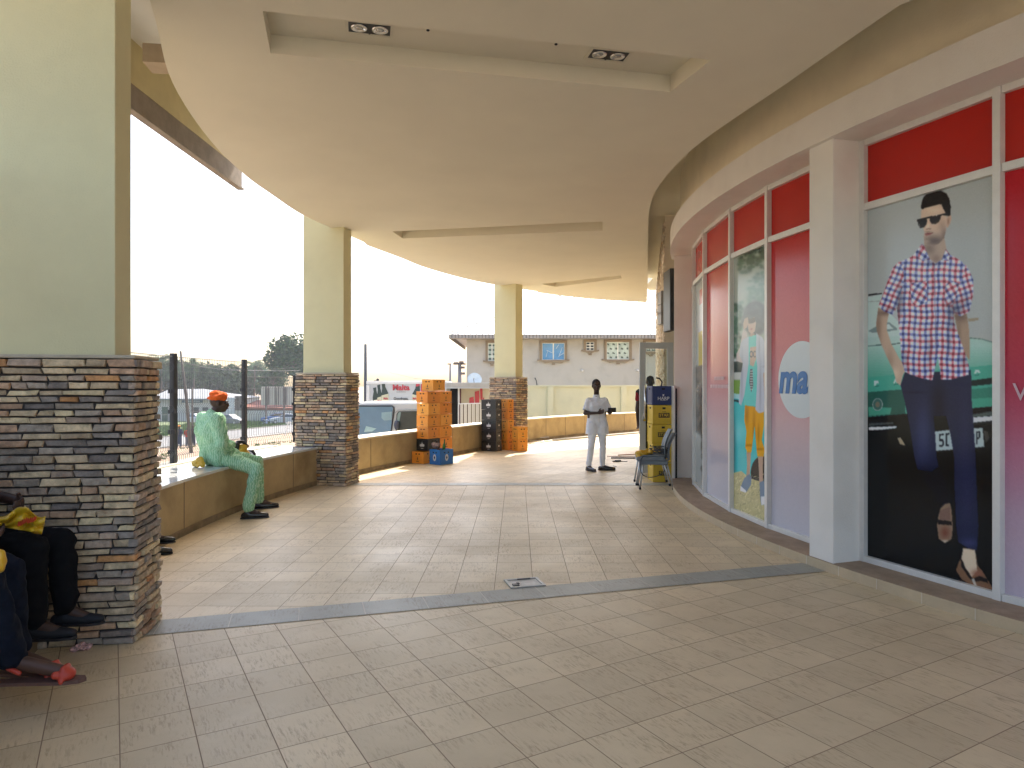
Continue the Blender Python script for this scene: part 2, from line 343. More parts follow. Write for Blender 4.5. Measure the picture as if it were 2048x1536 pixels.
# ============================================================ stone pillars
def stone_mat():
    m = bpy.data.materials.new('ledge_stone'); m.use_nodes = True; n = m.node_tree.nodes; l = m.node_tree.links; b = n['Principled BSDF']
    at = n.new('ShaderNodeAttribute'); at.attribute_name = 'Col'; tc = n.new('ShaderNodeTexCoord')
    nz = n.new('ShaderNodeTexNoise'); nz.inputs['Scale'].default_value = 14; nz.inputs['Detail'].default_value = 8; nz.inputs['Roughness'].default_value = .7; l.new(tc.outputs['Object'], nz.inputs['Vector'])
    mr = n.new('ShaderNodeMapRange'); mr.inputs[1].default_value = .3; mr.inputs[2].default_value = .7; mr.inputs[3].default_value = .55; mr.inputs[4].default_value = 1.45; l.new(nz.outputs[0], mr.inputs[0])
    v = n.new('ShaderNodeVectorMath'); v.operation = 'SCALE'; l.new(at.outputs['Color'], v.inputs[0]); l.new(mr.outputs[0], v.inputs['Scale'])
    n2 = n.new('ShaderNodeTexNoise'); n2.inputs['Scale'].default_value = 22; n2.inputs['Detail'].default_value = 3; l.new(tc.outputs['Object'], n2.inputs['Vector'])
    m2 = n.new('ShaderNodeMapRange'); m2.inputs[1].default_value = .63; m2.inputs[2].default_value = .78; m2.inputs[4].default_value = .75; l.new(n2.outputs[0], m2.inputs[0])
    x = n.new('ShaderNodeMix'); x.data_type = 'RGBA'; l.new(m2.outputs[0], x.inputs[0]); l.new(v.outputs[0], x.inputs[6]); x.inputs[7].default_value = (.30, .12, .045, 1)
    l.new(x.outputs[2], b.inputs['Base Color']); b.inputs['Roughness'].default_value = .72
    nb = n.new('ShaderNodeTexNoise'); nb.inputs['Scale'].default_value = 30; nb.inputs['Detail'].default_value = 8; l.new(tc.outputs['Object'], nb.inputs['Vector'])
    bp = n.new('ShaderNodeBump'); bp.inputs['Strength'].default_value = .9; bp.inputs['Distance'].default_value = .012; l.new(nb.outputs[0], bp.inputs['Height']); l.new(bp.outputs[0], b.inputs['Normal'])
    return m
m_stone = stone_mat(); m_mortar = mat('dark_mortar', (.035, .03, .027), .95, .3, 20)
PAL = [((.25,.21,.175),4),((.32,.265,.205),4),((.20,.165,.14),2),((.46,.35,.22),6),((.54,.42,.26),4),((.60,.485,.29),3),((.45,.29,.18),5),((.52,.26,.10),1.0),((.40,.30,.22),5)]
PALW = [p for p, k in PAL for _ in range(int(k))]
def stone(mb, o, ex, en, x0, x1, z0, z1, rnd, col, back=.0):
    'a rough slab on a face: o corner, ex along, en outward'
    d = rnd.uniform(.002, .030); g = .0052; j = lambda a: rnd.uniform(-a, a)
    ez = Vector((0, 0, 1)); sl = j(.016)
    ring = [(x0+g+j(.002)+sl*.5, z0+g+j(.003)), ((x0+x1)/2+j(.02), z0+g+j(.002)), (x1-g+j(.002)+sl*.5, z0+g+j(.003)), (x1-g+j(.002)-sl*.5, z1-g+j(.003)), ((x0+x1)/2+j(.02), z1-g+j(.002)), (x0+g+j(.002)-sl*.5, z1-g+j(.003))]
    cx, cz = (x0+x1)/2, (z0+z1)/2
    A = [o+ex*x+ez*z-en*.03 for x, z in ring]; B = [o+ex*x+ez*z+en*(d-.006+j(.002)) for x, z in ring]
    K = [o+ex*(cx+(x-cx)*.93)+ez*(cz+(z-cz)*.78)+en*(d+j(.003)) for x, z in ring]
    fs = [(i, (i+1) % 6, 6+(i+1) % 6, 6+i) for i in range(6)]+[(6+i, 6+(i+1) % 6, 12+(i+1) % 6, 12+i) for i in range(6)]+[(12, 13, 16, 17), (13, 14, 15, 16)]
    mb.add(A+B+K, fs, 0, col)
def pillar(i, c, ang, label, a=.88, b=.46):
    rnd = random.Random(40+i); t = thing('stone_pillar', label, 'pillar', (c[0], c[1], 0), R(ang), 'stone-based pillars along the parapet')
    H = 1.745; mb = MB(); core = MB(); core.box((0, 0, H/2-.01), (a-.03, b-.03, H-.02)); 
    hx, hy = a/2-.012, b/2-.012
    faces = [(Vector((-hx, -hy, 0)), Vector((1, 0, 0)), Vector((0, -1, 0)), 2*hx), (Vector((hx, -hy, 0)), Vector((0, 1, 0)), Vector((1, 0, 0)), 2*hy),
             (Vector((hx, hy, 0)), Vector((-1, 0, 0)), Vector((0, 1, 0)), 2*hx), (Vector((-hx, hy, 0)), Vector((0, -1, 0)), Vector((-1, 0, 0)), 2*hy)]
    z = 0.; 
    while z < H-.02:
        h = rnd.uniform(.038, .056); z1 = min(z+h, H)
        if H-z1 < .02: z1 = H
        for k, (o, ex, en, L) in enumerate(faces):
            x = -.012 if rnd.random() < .5 else .004
            while x < L-.001:
                wd = rnd.uniform(.09, .24); x1 = x+wd
                if L-x1 < .06: x1 = L+rnd.uniform(-.004, .016)
                zz0, zz1 = z, z1
                br_ = rnd.uniform(.8, 1.2); stone(mb, o, ex, en, x, x1, zz0, zz1, rnd, tuple(v*br_ for v in rnd.choice(PALW))); x = x1
        z = z1
    mb.build('stone_cladding', m_stone, t, world=False, vcol=True)
    core.build('base_core', m_mortar, t, world=False)
    cp = MB(); cp.box((0, 0, H+.012), (a-.01, b-.01, .022)); cp.build('base_cap', mat('cap_render', (.46, .40, .30), .8, .15, 8, .4), t, world=False, bevel=.006)
    sh = MB(); sh.box((0, 0, (H+.02+4.35)/2), (.70, b-.19, 4.35-H-.02)); sh.build('shaft', m_shaft, t, world=False, bevel=.006)
    return t
for i, ((c, ang), lb) in enumerate(zip(COLS, ['pillar with stone base behind the camera', 'biggest stone-based pillar, beside the seated pair in dark clothes', 'stone-based pillar between the man in green and the orange crates', 'stone-based pillar behind the black and orange crate stacks'])):
    if i: pillar(i, c, ang, lb, a=1.0 if i == 1 else .88)

# ============================================================ canopy ceiling
CZ = 4.05
def CP(px, py, z=CZ): Y = (z-EYE)*F/(HZ-py); return V2((px-1024)/F*Y, Y)
outer = [V2(.3,-2.1), V2(-.75,.3), V2(-1.55,2.2), V2(-2.32,4.42), CP(345,165), CP(420,280), CP(490,350), CP(545,390), CP(602,428), CP(665,457), CP(727,484)]
o1 = [V2(p.x, p.y) for p in spline([Vector((p.x, p.y, 0)) for p in outer], 6)]
outer2 = [CP(735,491), CP(800,515), CP(860,538), CP(960,564), CP(1075,583)]
o2 = [V2(p.x, p.y) for p in spline([Vector((p.x, p.y, 0)) for p in outer2], 6)]
outer3 = [CP(1075,585), CP(1180,598), CP(1294,605)]
o3 = [V2(p.x, p.y) for p in spline([Vector((p.x, p.y, 0)) for p in outer3], 5)]
FC = V2(11.77, 8.6)
def A(th, Rr): t = R(th); return V2(FC.x-Rr*math.cos(t), FC.y+Rr*math.sin(t))
inner = [CP(1295.5,560), CP(1296,480), CP(1296.5,450), CP(1298,425), CP(1305,395), CP(1322,366), CP(1355,327), CP(1400,286), CP(1470,236), CP(1560,176), CP(1680,92), CP(1800,10)]
inner = [V2(p.x, p.y) for p in spline([Vector((p.x, p.y, 0)) for p in inner], 4)]+[A(a, 9.88) for a in (-30, -40, -50, -62)]
out_all = o1+o2+o3
canopy = out_all+inner
def rect(p0, p1, p2, p3): return [p0, p1, p2, p3]
rec = [[CP(525,22), CP(1422,120), CP(1340,184), CP(541,106)], [CP(785,463), CP(1205,443), CP(1205,461), CP(805,477)], [CP(1083,568), CP(1241,551), CP(1243,556.5), CP(1111,573.5)]]
bm = bmesh.new()
def loop(pts, z):
    vs = [bm.verts.new((p.x, p.y, z)) for p in pts]; return vs, [bm.edges.new((vs[i], vs[(i+1) % len(vs)])) for i in range(len(vs))]
vo, eo = loop(canopy, CZ); hs = [loop(r_, CZ) for r_ in rec]
bmesh.ops.triangle_fill(bm, use_beauty=True, use_dissolve=False, edges=eo+[e for h in hs for e in h[1]])
for f in bm.faces:
    f.normal_update()
    if f.normal.z > 0: f.normal_flip()
RD = .14
for (vs_, es_) in hs:
    up = [bm.verts.new((v.co.x, v.co.y, CZ+RD)) for v in vs_]
    for i in range(4): bm.faces.new((vs_[i], vs_[(i+1) % 4], up[(i+1) % 4], up[i]))
    bm.faces.new(up)
up = [bm.verts.new((v.co.x, v.co.y, CZ+.32)) for v in vo]
for i in range(len(vo)): bm.faces.new((vo[i], vo[(i+1) % len(vo)], up[(i+1) % len(vo)], up[i]))
bm.faces.new(up)
me = bpy.data.meshes.new('ceiling'); bm.to_mesh(me); bm.free(); me.materials.append(m_ceil)
o = bpy.data.objects.new('ceiling', me); C.objects.link(o); tag(o, kind='structure')
# upper slab that closes the gap between canopy and shop front
roof = MB(); roof.prism([(p.x, p.y) for p in offset(o1, -.25)[:-2]]+[(p.x, p.y) for p in offset(o2, -.3)]+[(p.x, p.y) for p in offset(o3, -.3)]+[(4.3, 22.2), (4.6, 23.2), (16, 23.2), (16, -1.5)], 4.74, 5.0)
tag(roof.build('roof_slab', m_ceil), kind='structure')
# raised side slab with yellow beam outside the pillars
sl2 = MB(); sl2.prism([(-3.95, 2.2), (-1.2, 2.2), (-1.9, 9.75), (-3.95, 9.75)], 5.02, 5.2); tag(sl2.build('ceiling', mat('upper_slab_white', (.80, .77, .70), .8, .04, 2)), kind='structure')
bt = thing('roof_edge_beam', 'yellow and dark brown roof edge beam hanging above the first opening', 'beam', (-3.8, 3.0, 4.3))
MB().box((-3.86, 6.0, 4.80), (.16, 7.35, .44)).build('beam_face', m_yel2, bt)
MB().box((-3.80, 6.0, 4.45), (.05, 7.3, .245)).box((-3.79, 6.0, 4.314), (.09, 7.3, .026)).build('lower_rail', mat('beam_grey_brown', (.27, .225, .18), .8, .25, 4, .3), bt)
cb = MB(); cb.box((-3.20, 6.40, 4.60), (.34, .24, .17), R(8)); tag(cb.build('beam_stub', mat('stub_render', (.36, .29, .2), .85, .15, 5, .3)), 'small square beam stub above the canopy edge near the first pillar', 'beam')
# twin downlights in the first recess
m_chrome = mat('chrome', (.75, .75, .75), .15, .05, metal=1); m_lbox = mat('lamp_housing', (.03, .03, .03), .5, .2)
u = (rec[0][1]-rec[0][0]).normalized(); ra = math.atan2(u.y, u.x)
def downlight(px, py, label, first=None):
    c = CP(px, py, CZ+RD)
    if first:
        t = copy_tree(first); t.location = (c.x, c.y, CZ+RD); t['label'] = label; return t
    t = thing('twin_downlight', label, 'ceiling light', (c.x, c.y, CZ+RD), ra, 'twin spotlights in the ceiling recess')
    W, D = .30, .15
    f = MB(); f.box((0, D/2+.012, -.004), (W+.05, .024, .008)).box((0, -D/2-.012, -.004), (W+.05, .024, .008)).box((W/2+.012, 0, -.004), (.024, D, .008)).box((-W/2-.012, 0, -.004), (.024, D, .008))
    f.build('trim_frame', mat('lamp_trim', (.62, .58, .45), .6), t, world=False)
    h = MB(); h.box((0, 0, -.0035), (W, D, .003)).box((0, 0, -.008), (.012, D, .006)); h.build('housing', m_lbox, t, world=False)
    for s in (-1, 1):
        q = MB(); q.lathe((s*.075, 0, -.006), [(.058, 0), (.060, -.006), (.048, -.008), (.036, .0), (.030, -.001)], 24); lp = q.build('lamp_ring', m_chrome, t, smooth=True, world=False)
        q = MB(); q.ell((s*.075, 0, -.006), (.028, .028, .008)); q.build('bulb', mat('bulb_glass', (.5, .5, .48), .1, .1, metal=.6), lp, smooth=True, world=False)
    return t
d0 = downlight(739, 56, 'twin spotlight at the wide left end of the near ceiling recess')
downlight(1217, 109, 'twin spotlight at the end of the near ceiling recess by the shop front', d0)
for (px, py, lb) in ((856, 60, 'small dark screw hole between the twin spotlights, closer to the pillars'), (1112, 88, 'small dark screw hole between the twin spotlights, closer to the shop')):
    c = CP(px, py, CZ+RD); tag(MB().ell((c.x, c.y, CZ+RD-.002), (.013, .013, .008)).build('ceiling_hole_plug', m_black, smooth=True), lb, 'plug')

# ============================================================ shop front
shop = thing('shop_building', 'curved shop front with white pillars, red window panels and fashion posters', 'building', (2.6, 8.6, 0))
def arc(Rr, a0, a1, z, n=None):
    n = n or max(2, int(abs(a1-a0)/1.2)); return [Vector((A(a0+(a1-a0)*k/n, Rr).x, A(a0+(a1-a0)*k/n, Rr).y, z)) for k in range(n+1)]
TH0, TH1 = -66, 17.2
mb = MB(); mb.strip(arc(9.0, TH0, TH1, 3.65), arc(9.55, TH0, TH1, 3.65)); mb.strip(arc(9.55, TH0, TH1, 3.65), arc(9.55, TH0, TH1, 3.93)); mb.strip(arc(9.55, TH0, TH1, 3.93), arc(9.38, TH0, TH1, 3.93))
mb.build('lintel_band', m_plaster, shop, smooth=True).data.polygons.foreach_set('use_smooth', [False]*0 or [True]*len(mb.f))
mb = MB(); mb.strip(arc(9.40, TH0, TH1, 3.925), arc(9.40, TH0, TH1, 4.8)); mb.build('upper_fascia', m_fascia, shop, smooth=True)
# plinth and kerb
mb = MB(); mb.strip(arc(9.52, TH0, 16.6, 0), arc(9.52, TH0, 16.6, .082)); mb.build('kerb_riser', mat('kerb_tile_plain', (.50, .39, .25), .5, .1, 6, .1), shop, smooth=True)
j = MB(); a = TH0
while a < 16:
    p = A(a, 9.5215); j.box((p.x, p.y, .041), (.003, .006, .078), R(-a)); a += 2.3
mb2 = j.build('grout', mat('light_grout', (.6, .52, .4), .8), shop)
mb = MB(); mb.strip(arc(9.52, TH0, 16.6, .082), arc(9.47, TH0, 16.6, .085)); mb.strip(arc(9.47, TH0, 16.6, .085), arc(9.1, TH0, 16.6, .092)); mb.build('kerb_top', m_steptop, shop, smooth=True)
def fpillar(th, w=.30, R0=9.15, R1=9.5, z0=.08, z1=3.655):
    c = A(th, (R0+R1)/2); m = MB(); m.box((c.x, c.y, (z0+z1)/2), (R1-R0, w, z1-z0), R(-th)); return m.build('pillar', m_plaster, shop, bevel=.008)
fpillar(-16.35, .29, 9.15, 9.502); fpillar(16.3, .34, 9.15, 9.497); fpillar(-49, .3)

# ---- artwork painted as colour per vertex on a fine grid
def print_mat(name, rough=.16):
    m = bpy.data.materials.new(name); m.use_nodes = True; n = m.node_tree.nodes; l = m.node_tree.links; b = n['Principled BSDF']
    at = n.new('ShaderNodeAttribute'); at.attribute_name = 'Col'; l.new(at.outputs['Color'], b.inputs['Base Color'])
    b.inputs['Roughness'].default_value = rough; b.inputs['Specular IOR Level'].default_value = .28
    return m
m_print = print_mat('glossy_print')
class Art:
    'colour grid over a flat pane; quad = its corners in the photograph (tl, tr, br, bl)'
    def __init__(s, quad, nu, nv, gain=1.25):
        src = [(0, 0), (1, 0), (1, 1), (0, 1)]; Am = []; bb = []
        for (u, v), (x, y) in zip(src, quad):
            Am.append([u, v, 1, 0, 0, 0, -u*x, -v*x]); bb.append(x); Am.append([0, 0, 0, u, v, 1, -u*y, -v*y]); bb.append(y)
        h = np.append(np.linalg.solve(np.array(Am, float), np.array(bb, float)), 1).reshape(3, 3)
        s.nu, s.nv, s.gain = nu, nv, gain
        U, V = np.meshgrid((np.arange(nu)+.5)/nu, (np.arange(nv)+.5)/nv); W = h[2, 0]*U+h[2, 1]*V+1
        s.U, s.V = U, V; s.X = (h[0, 0]*U+h[0, 1]*V+h[0, 2])/W; s.Y = (h[1, 0]*U+h[1, 1]*V+h[1, 2])/W
        s.c = np.zeros((nv, nu, 3)); s.ox = s.oy = 0; s.k = 1; s.rng = np.random.default_rng(3)
    def org(s, ox, oy, k): s.ox, s.oy, s.k = ox, oy, k; return s
    def xy(s): return (s.X-s.ox)/s.k, (s.Y-s.oy)/s.k
    def mask(s, poly, wob=0):
        x, y = s.xy(); r = np.zeros_like(x, bool); n = len(poly)
        if wob: x = x+wob*np.sin(y*.11)*np.cos(x*.07)
        for i in range(n):
            x0, y0 = poly[i]; x1, y1 = poly[(i+1) % n]
            if y0 == y1: continue
            t = (y0 > y) != (y1 > y); r ^= t & (x < (x1-x0)*(y-y0)/(y1-y0)+x0)
        return r
    def put(s, m, col, a=1.):
        col = np.array(col, float) if not isinstance(col, np.ndarray) else col
        al = (m*a)[..., None] if isinstance(m, np.ndarray) else a
        s.c = s.c*(1-al)+col*al
    def poly(s, p, col, a=1., wob=0): m = s.mask(p, wob); s.put(m.astype(float), col, a); return m
    def soft(s, cx, cy, rx, ry, col, a=1., m=None):
        x, y = s.xy(); w = np.exp(-(((x-cx)/rx)**2+((y-cy)/ry)**2))*a
        if m is not None: w = w*m
        s.put(w, col)
    def blur(s, k=1):
        for _ in range(k):
            c = np.pad(s.c, ((1, 1), (1, 1), (0, 0)), 'edge'); s.c = (c[1:-1, 1:-1]*4+c[:-2, 1:-1]*2+c[2:, 1:-1]*2+c[1:-1, :-2]*2+c[1:-1, 2:]*2+c[:-2, :-2]+c[2:, 2:]+c[:-2, 2:]+c[2:, :-2])/16
    def noise(s, a): s.c = s.c+s.rng.normal(0, a, s.c.shape[:2])[..., None]
    def mesh(s, name, tl, tr, bl, parent, m=None):
        'tl, tr, bl: 3D corners'
        c = np.clip(s.c, 0, 255)/255; L = np.where(c <= .04045, c/12.92, ((c+.055)/1.055)**2.4)*s.gain; L = np.clip(L, .004, .82)
        nu, nv = s.nu, s.nv; tl, tr, bl = [np.array(v) for v in (tl, tr, bl)]
        u = (np.arange(nu)/(nu-1)); v = (np.arange(nv)/(nv-1)); UU, VV = np.meshgrid(u, v)
        P3 = tl+UU[..., None]*(tr-tl)+VV[..., None]*(bl-tl); P3 = P3.reshape(-1, 3)
        inv = np.array(mw(parent).inverted()); P3 = P3@inv[:3, :3].T+inv[:3, 3]
        idx = np.arange(nu*nv).reshape(nv, nu); q = np.stack([idx[:-1, :-1], idx[1:, :-1], idx[1:, 1:], idx[:-1, 1:]], -1).reshape(-1, 4)
        me = bpy.data.meshes.new(name); me.vertices.add(len(P3)); me.vertices.foreach_set('co', P3.ravel())
        me.loops.add(q.size); me.loops.foreach_set('vertex_index', q.ravel()); me.polygons.add(len(q))
        me.polygons.foreach_set('loop_start', np.arange(0, q.size, 4)); me.update(calc_edges=True)
        at = me.color_attributes.new('Col', 'FLOAT_COLOR', 'POINT'); at.data.foreach_set('color', np.concatenate([L.reshape(-1, 3), np.ones((nu*nv, 1))], 1).ravel())
        me.materials.append(m or m_print); me.validate()
        o = bpy.data.objects.new(name, me); C.objects.link(o); o.parent = parent; return o
# ============================================================ ground outside
GZ = -1.6; GL = -4.2
m_lat = mat('laterite', (.26, .18, .115), .95, .25, .5, .8, 12, dirt=.5); m_asph = mat('asphalt_road', (.15, .147, .143), .9, .1, .8, .5, 30)
m_verge = mat('verge_soil', (.10, .13, .05), .95, .4, 1.5, .8, 10); m_conc = mat('concrete_yard', (.36, .33, .27), .9, .12, .7, .4, 30)
g = MB(); xs = [(-700, GL), (-60, GL), (-14.5, GL), (-12, -3.7), (-8.5, -2.0), (-6.5, GZ), (500, GZ)]
for (xa, za), (xb, zb) in zip(xs[:-1], xs[1:]): g.add([(xa, -300, za), (xb, -300, zb), (xb, 1500, zb), (xa, 1500, za)], [(0, 1, 2, 3)])
tag(g.build('ground', m_lat), kind='structure')
g = MB(); g.add([(-6.2, -40, GZ+.004), (30, -40, GZ+.004), (30, -4.7, GZ+.004), (14, -4.7, GZ+.004), (14, 10, GZ+.004), (14, 33, GZ+.004), (-6.4, 33, GZ+.004), (-6.4, 12, GZ+.004)], [(0, 1, 2, 3, 4, 5, 6, 7)]); tag(g.build('yard_pavement', m_conc), kind='structure')
rn0 = V2(-31.4, 62.5); rd = V2(.29, 1).normalized(); rp = V2(-rd.y, rd.x)
def rq(s, t): q = rn0+rd*s+rp*t; return (q.x, q.y)
def rstrip(name, t0, t1, z, m, s0=-120, s1=60):
    g = MB(); g.add([rq(s0, t0)+(z,), rq(s1, t0)+(z,), rq(s1, t1)+(z,), rq(s0, t1)+(z,)], [(0, 1, 2, 3)]); tag(g.build(name, m), kind='structure')
rstrip('road', 0, 9.4, GL+.008, m_asph); rstrip('road_verge', 9.8, 60, GL+.004, m_verge)
k = MB()
for t in (-.14, 9.42): k.prism([rq(-120, t), rq(60, t), rq(60, t+.14), rq(-120, t+.14)], GL, GL+.13)
tag(k.build('road_kerb', m_conc), kind='structure')
rn = random.Random(21); gm = MB()
def tuft(x, y, h, n=5, z=GL):
    for _ in range(n):
        a = rn.uniform(0, 6.28); r_ = rn.uniform(0, .2); bx, by = x+r_*math.cos(a), y+r_*math.sin(a); l_ = rn.uniform(.5, 1)*h; wd = .05; t = rn.uniform(0, 6.28)
        gm.add([(bx-wd*math.cos(t), by-wd*math.sin(t), z), (bx+wd*math.cos(t), by+wd*math.sin(t), z), (bx+.25*l_*math.cos(a), by+.25*l_*math.sin(a), z+l_)], [(0, 1, 2)])
for _ in range(6500):
    q = rq(rn.uniform(0, 60), 9.9+15*rn.random()); tuft(q[0], q[1], .3)
for _ in range(900):
    q = rq(rn.uniform(-14, 34), rn.uniform(-8, -1))
    if math.sin(q[0]*.8)+math.sin(q[1]*.5) > .3: tuft(q[0], q[1], .2)
tag(gm.build('grass', mat('grass_blades', (.10, .16, .045), .8, .4, 3, spec=.2)), 'green grass on the verge between the far road and the buildings', 'grass', kind='stuff')
# ============================================================ artwork on the window panes
def plaid(art, m, rot, px, py, ox=0, oy=0, dark=None):
    x, y = art.xy(); c, s_ = math.cos(rot), math.sin(rot); a = (x-ox)*c+(y-oy)*s_; b = -(x-ox)*s_+(y-oy)*c
    a = a+3*np.sin(b*.03); b = b+4*np.sin(a*.025)
    ia = np.floor(a/px); ib = np.floor(b/py); fa = a/px-ia; fb = b/py-ib
    base = np.zeros(x.shape+(3,))+np.array((198, 200, 212.))
    red = np.array((176, 58, 72.)); blue = np.array((66, 76, 150.))
    ca = np.where((ia % 2 == 0)[..., None], red, blue); cb = np.where((ib % 2 == 0)[..., None], blue, red)
    va = (fa < .46)[..., None]; vb = (fb < .46)[..., None]
    col = np.where(va & ~vb, base*.38+ca*.62, base); col = np.where(vb & ~va, base*.38+cb*.62, col)
    col = np.where(va & vb, (ca*.6+cb*.4)*.72, col)
    art.put(m.astype(float), col)
def man_art():
    A_ = Art([(1724, 423), (1981.5, 350), (1992, 1190), (1731, 1118)], 250, 640, 1.5)
    a = A_.org(1720, 360, .27356); x, y = a.xy()
    yy = np.clip((y-200)/1300, 0, 1)
    a.c[:] = np.array((150, 156, 156.)); a.put(np.exp(-((x-300)/260)**2)*.35, (176, 184, 188)); a.put(np.exp(-((x-900)/150)**2)*.3, (165, 168, 164))
    # car roof, glass and boot
    a.poly([(25, 870), (125, 850), (200, 1000), (300, 1100), (300, 1260), (25, 1260)], (168, 186, 182))
    a.poly([(28, 850), (125, 838), (125, 846), (28, 862)], (30, 30, 32))
    a.poly([(30, 1115), (90, 1080), (180, 1050), (240, 1095), (240, 1110), (60, 1130)], (110, 128, 128)); a.poly([(120, 1110), (175, 1062), (215, 1100)], (176, 190, 188))
    a.poly([(25, 1160), (300, 1150), (300, 1400), (25, 1400)], (158, 182, 176)); a.poly([(28, 1222), (270, 1200), (270, 1208), (28, 1230)], (60, 84, 80))
    a.poly([(740, 1160), (830, 1168), (900, 1180), (985, 1210), (985, 1480), (740, 1480)], (150, 180, 170)); a.poly([(740, 1158), (860, 1168), (985, 1205), (985, 1212), (860, 1175), (740, 1166)], (80, 108, 100))
    a.poly([(755, 1025), (835, 1018), (835, 1036), (765, 1046)], (140, 128, 108)); a.poly([(25, 900), (240, 890), (240, 896), (25, 906)], (140, 152, 150))
    for k in range(14):
        t = k/13; a.poly([(25, 1225+20*k), (985, 1205+22*k), (985, 1229+22*k), (25, 1247+20*k)], (150-88*t, 182-38*t, 172-50*t), .95)
    b = a.org(1720, 740, .3125)
    b.poly([(20, 60), (260, 30), (860, -30), (862, 250), (690, 265), (25, 310)], (66, 150, 130)); 
    b.poly([(25, 150), (260, 130), (270, 290), (25, 305)], (34, 84, 72)); b.poly([(30, 245), (180, 250), (170, 290), (35, 300)], (62, 140, 118))
    b.poly([(680, 75), (860, 50), (860, 92), (685, 110)], (16, 34, 32)); b.poly([(690, 130), (860, 110), (860, 185), (692, 195)], (46, 118, 100)); b.poly([(692, 190), (860, 180), (860, 230), (694, 245)], (62, 146, 122))
    b.poly([(28, 308), (300, 285), (690, 250), (862, 235), (900, 1500), (0, 1300)], (9, 10, 12))
    b.soft(300, 1000, 500, 350, (17, 17, 16), .7)
    b.poly([(35, 372), (120, 370), (215, 366), (210, 378), (120, 388), (35, 392)], (205, 212, 216)); b.poly([(35, 348), (190, 340), (195, 352), (36, 366)], (60, 66, 66))
    b.poly([(700, 308), (862, 298), (862, 325), (705, 342)], (195, 202, 206)); b.poly([(698, 290), (862, 262), (862, 296), (700, 306)], (70, 82, 78)); b.poly([(700, 345), (862, 330), (862, 345), (700, 360)], (28, 30, 30))
    xx, yb = b.xy(); rr = ((xx-90)/33)**2+((yb-228)/40)**2
    b.put((rr < 1).astype(float), (150, 160, 158)); b.put((rr < .78).astype(float), (60, 96, 88)); b.put((rr < .2).astype(float), (110, 105, 88))
    b.poly([(220, 440), (240, 438), (272, 490), (235, 480)], (150, 135, 110))
    # number plate
    b.poly([(452, 400), (560, 388), (765, 375), (778, 495), (570, 515), (465, 522)], (158, 172, 172)); b.poly([(770, 390), (800, 400), (810, 440), (785, 470)], (60, 58, 54))
    for p in ([(487,415),(517,412),(517,422),(496,424),(495,447),(512,447),(518,460),(517,488),(508,497),(488,496),(487,486),(505,485),(508,476),(507,462),(487,460)],
              [(530,410),(552,408),(552,420),(538,421),(539,480),(552,480),(552,492),(530,493)], [(724,398),(748,396),(752,410),(751,436),(743,446),(733,446),(734,478),(724,479)]):
        b.poly(p, (22, 26, 34))
    b.poly([(733, 408), (742, 408), (741, 434), (733, 434)], (158, 172, 172))
    # chrome letters on the boot lid
    for lx, ly, kind in ((66, 78, 'P'), (188, 66, 'A'), (706, 6, 'R')):
        b.poly([(lx, ly), (lx+28, ly-2), (lx+30, ly+14), (lx+14, ly+18), (lx+12, ly+30), (lx, ly+32)] if kind == 'P' else [(lx, ly+28), (lx+12, ly-2), (lx+26, ly), (lx+34, ly+24), (lx+22, ly+26), (lx+16, ly+14), (lx+10, ly+28)] if kind == 'A' else [(lx, ly+24), (lx+8, ly), (lx+30, ly-2), (lx+42, ly+18), (lx+28, ly+22), (lx+20, ly+12), (lx+12, ly+26)], (176, 196, 192))
        b.poly([(lx+4, ly+34), (lx+34, ly+28), (lx+34, ly+33), (lx+4, ly+38)], (20, 50, 46), .6)
    b.poly([(836, -8), (862, -12), (862, 14), (848, 10)], (160, 190, 184))
    # legs
    NAVY = (27, 32, 58)
    b.poly([(350, 600), (480, 600), (520, 690), (560, 800), (585, 862), (548, 862), (500, 885), (430, 760)], (10, 12, 20))
    m = b.poly([(236, 105), (262, 24), (350, 20), (600, 20), (685, 6), (690, 60), (690, 160), (705, 330), (720, 520), (735, 830), (746, 1000), (738, 1158), (690, 1150), (618, 1106), (604, 1000), (590, 760), (585, 560), (560, 420), (530, 300), (450, 300), (462, 420), (472, 560), (485, 620), (440, 655), (350, 640), (330, 560), (300, 380), (262, 200)], NAVY)
    b.soft(385, 420, 55, 190, (44, 54, 92), .8, m); b.soft(650, 420, 45, 300, (38, 42, 74), .55, m); b.soft(480, 220, 45, 150, (14, 15, 32), .85, m)
    b.soft(550, 620, 25, 200, (20, 22, 48), .6, m); b.soft(670, 850, 40, 200, (36, 41, 72), .6, m); b.soft(400, 650, 120, 40, (16, 18, 40), .8, m); b.soft(330, 150, 70, 8, (18, 20, 42), .8, m)
    b.soft(640, 1010, 90, 20, (24, 27, 58), .5, m); b.soft(690, 1110, 60, 30, (48, 54, 92), .8, m); b.soft(590, 100, 120, 12, (24, 27, 58), .5, m); b.soft(640, 700, 50, 9, (26, 30, 62), .5, m)
    # feet
    m = b.poly([(500, 893), (530, 862), (562, 856), (572, 900), (582, 1010), (575, 1085), (532, 1112), (492, 1085), (480, 1000), (486, 950)], (128, 104, 84))
    b.poly([(496, 905), (560, 880), (568, 965), (496, 965)], (112, 86, 74)); b.poly([(484, 962), (572, 972), (576, 998), (486, 992)], (22, 18, 18)); b.soft(532, 1045, 30, 38, (104, 58, 44), .9, m); b.soft(532, 1100, 34, 8, (180, 168, 150), .9, m)
    m = b.poly([(650, 1142), (690, 1148), (726, 1156), (738, 1210), (742, 1250), (775, 1290), (800, 1330), (868, 1438), (720, 1404), (640, 1340), (605, 1285), (622, 1235), (642, 1200)], (112, 82, 60))
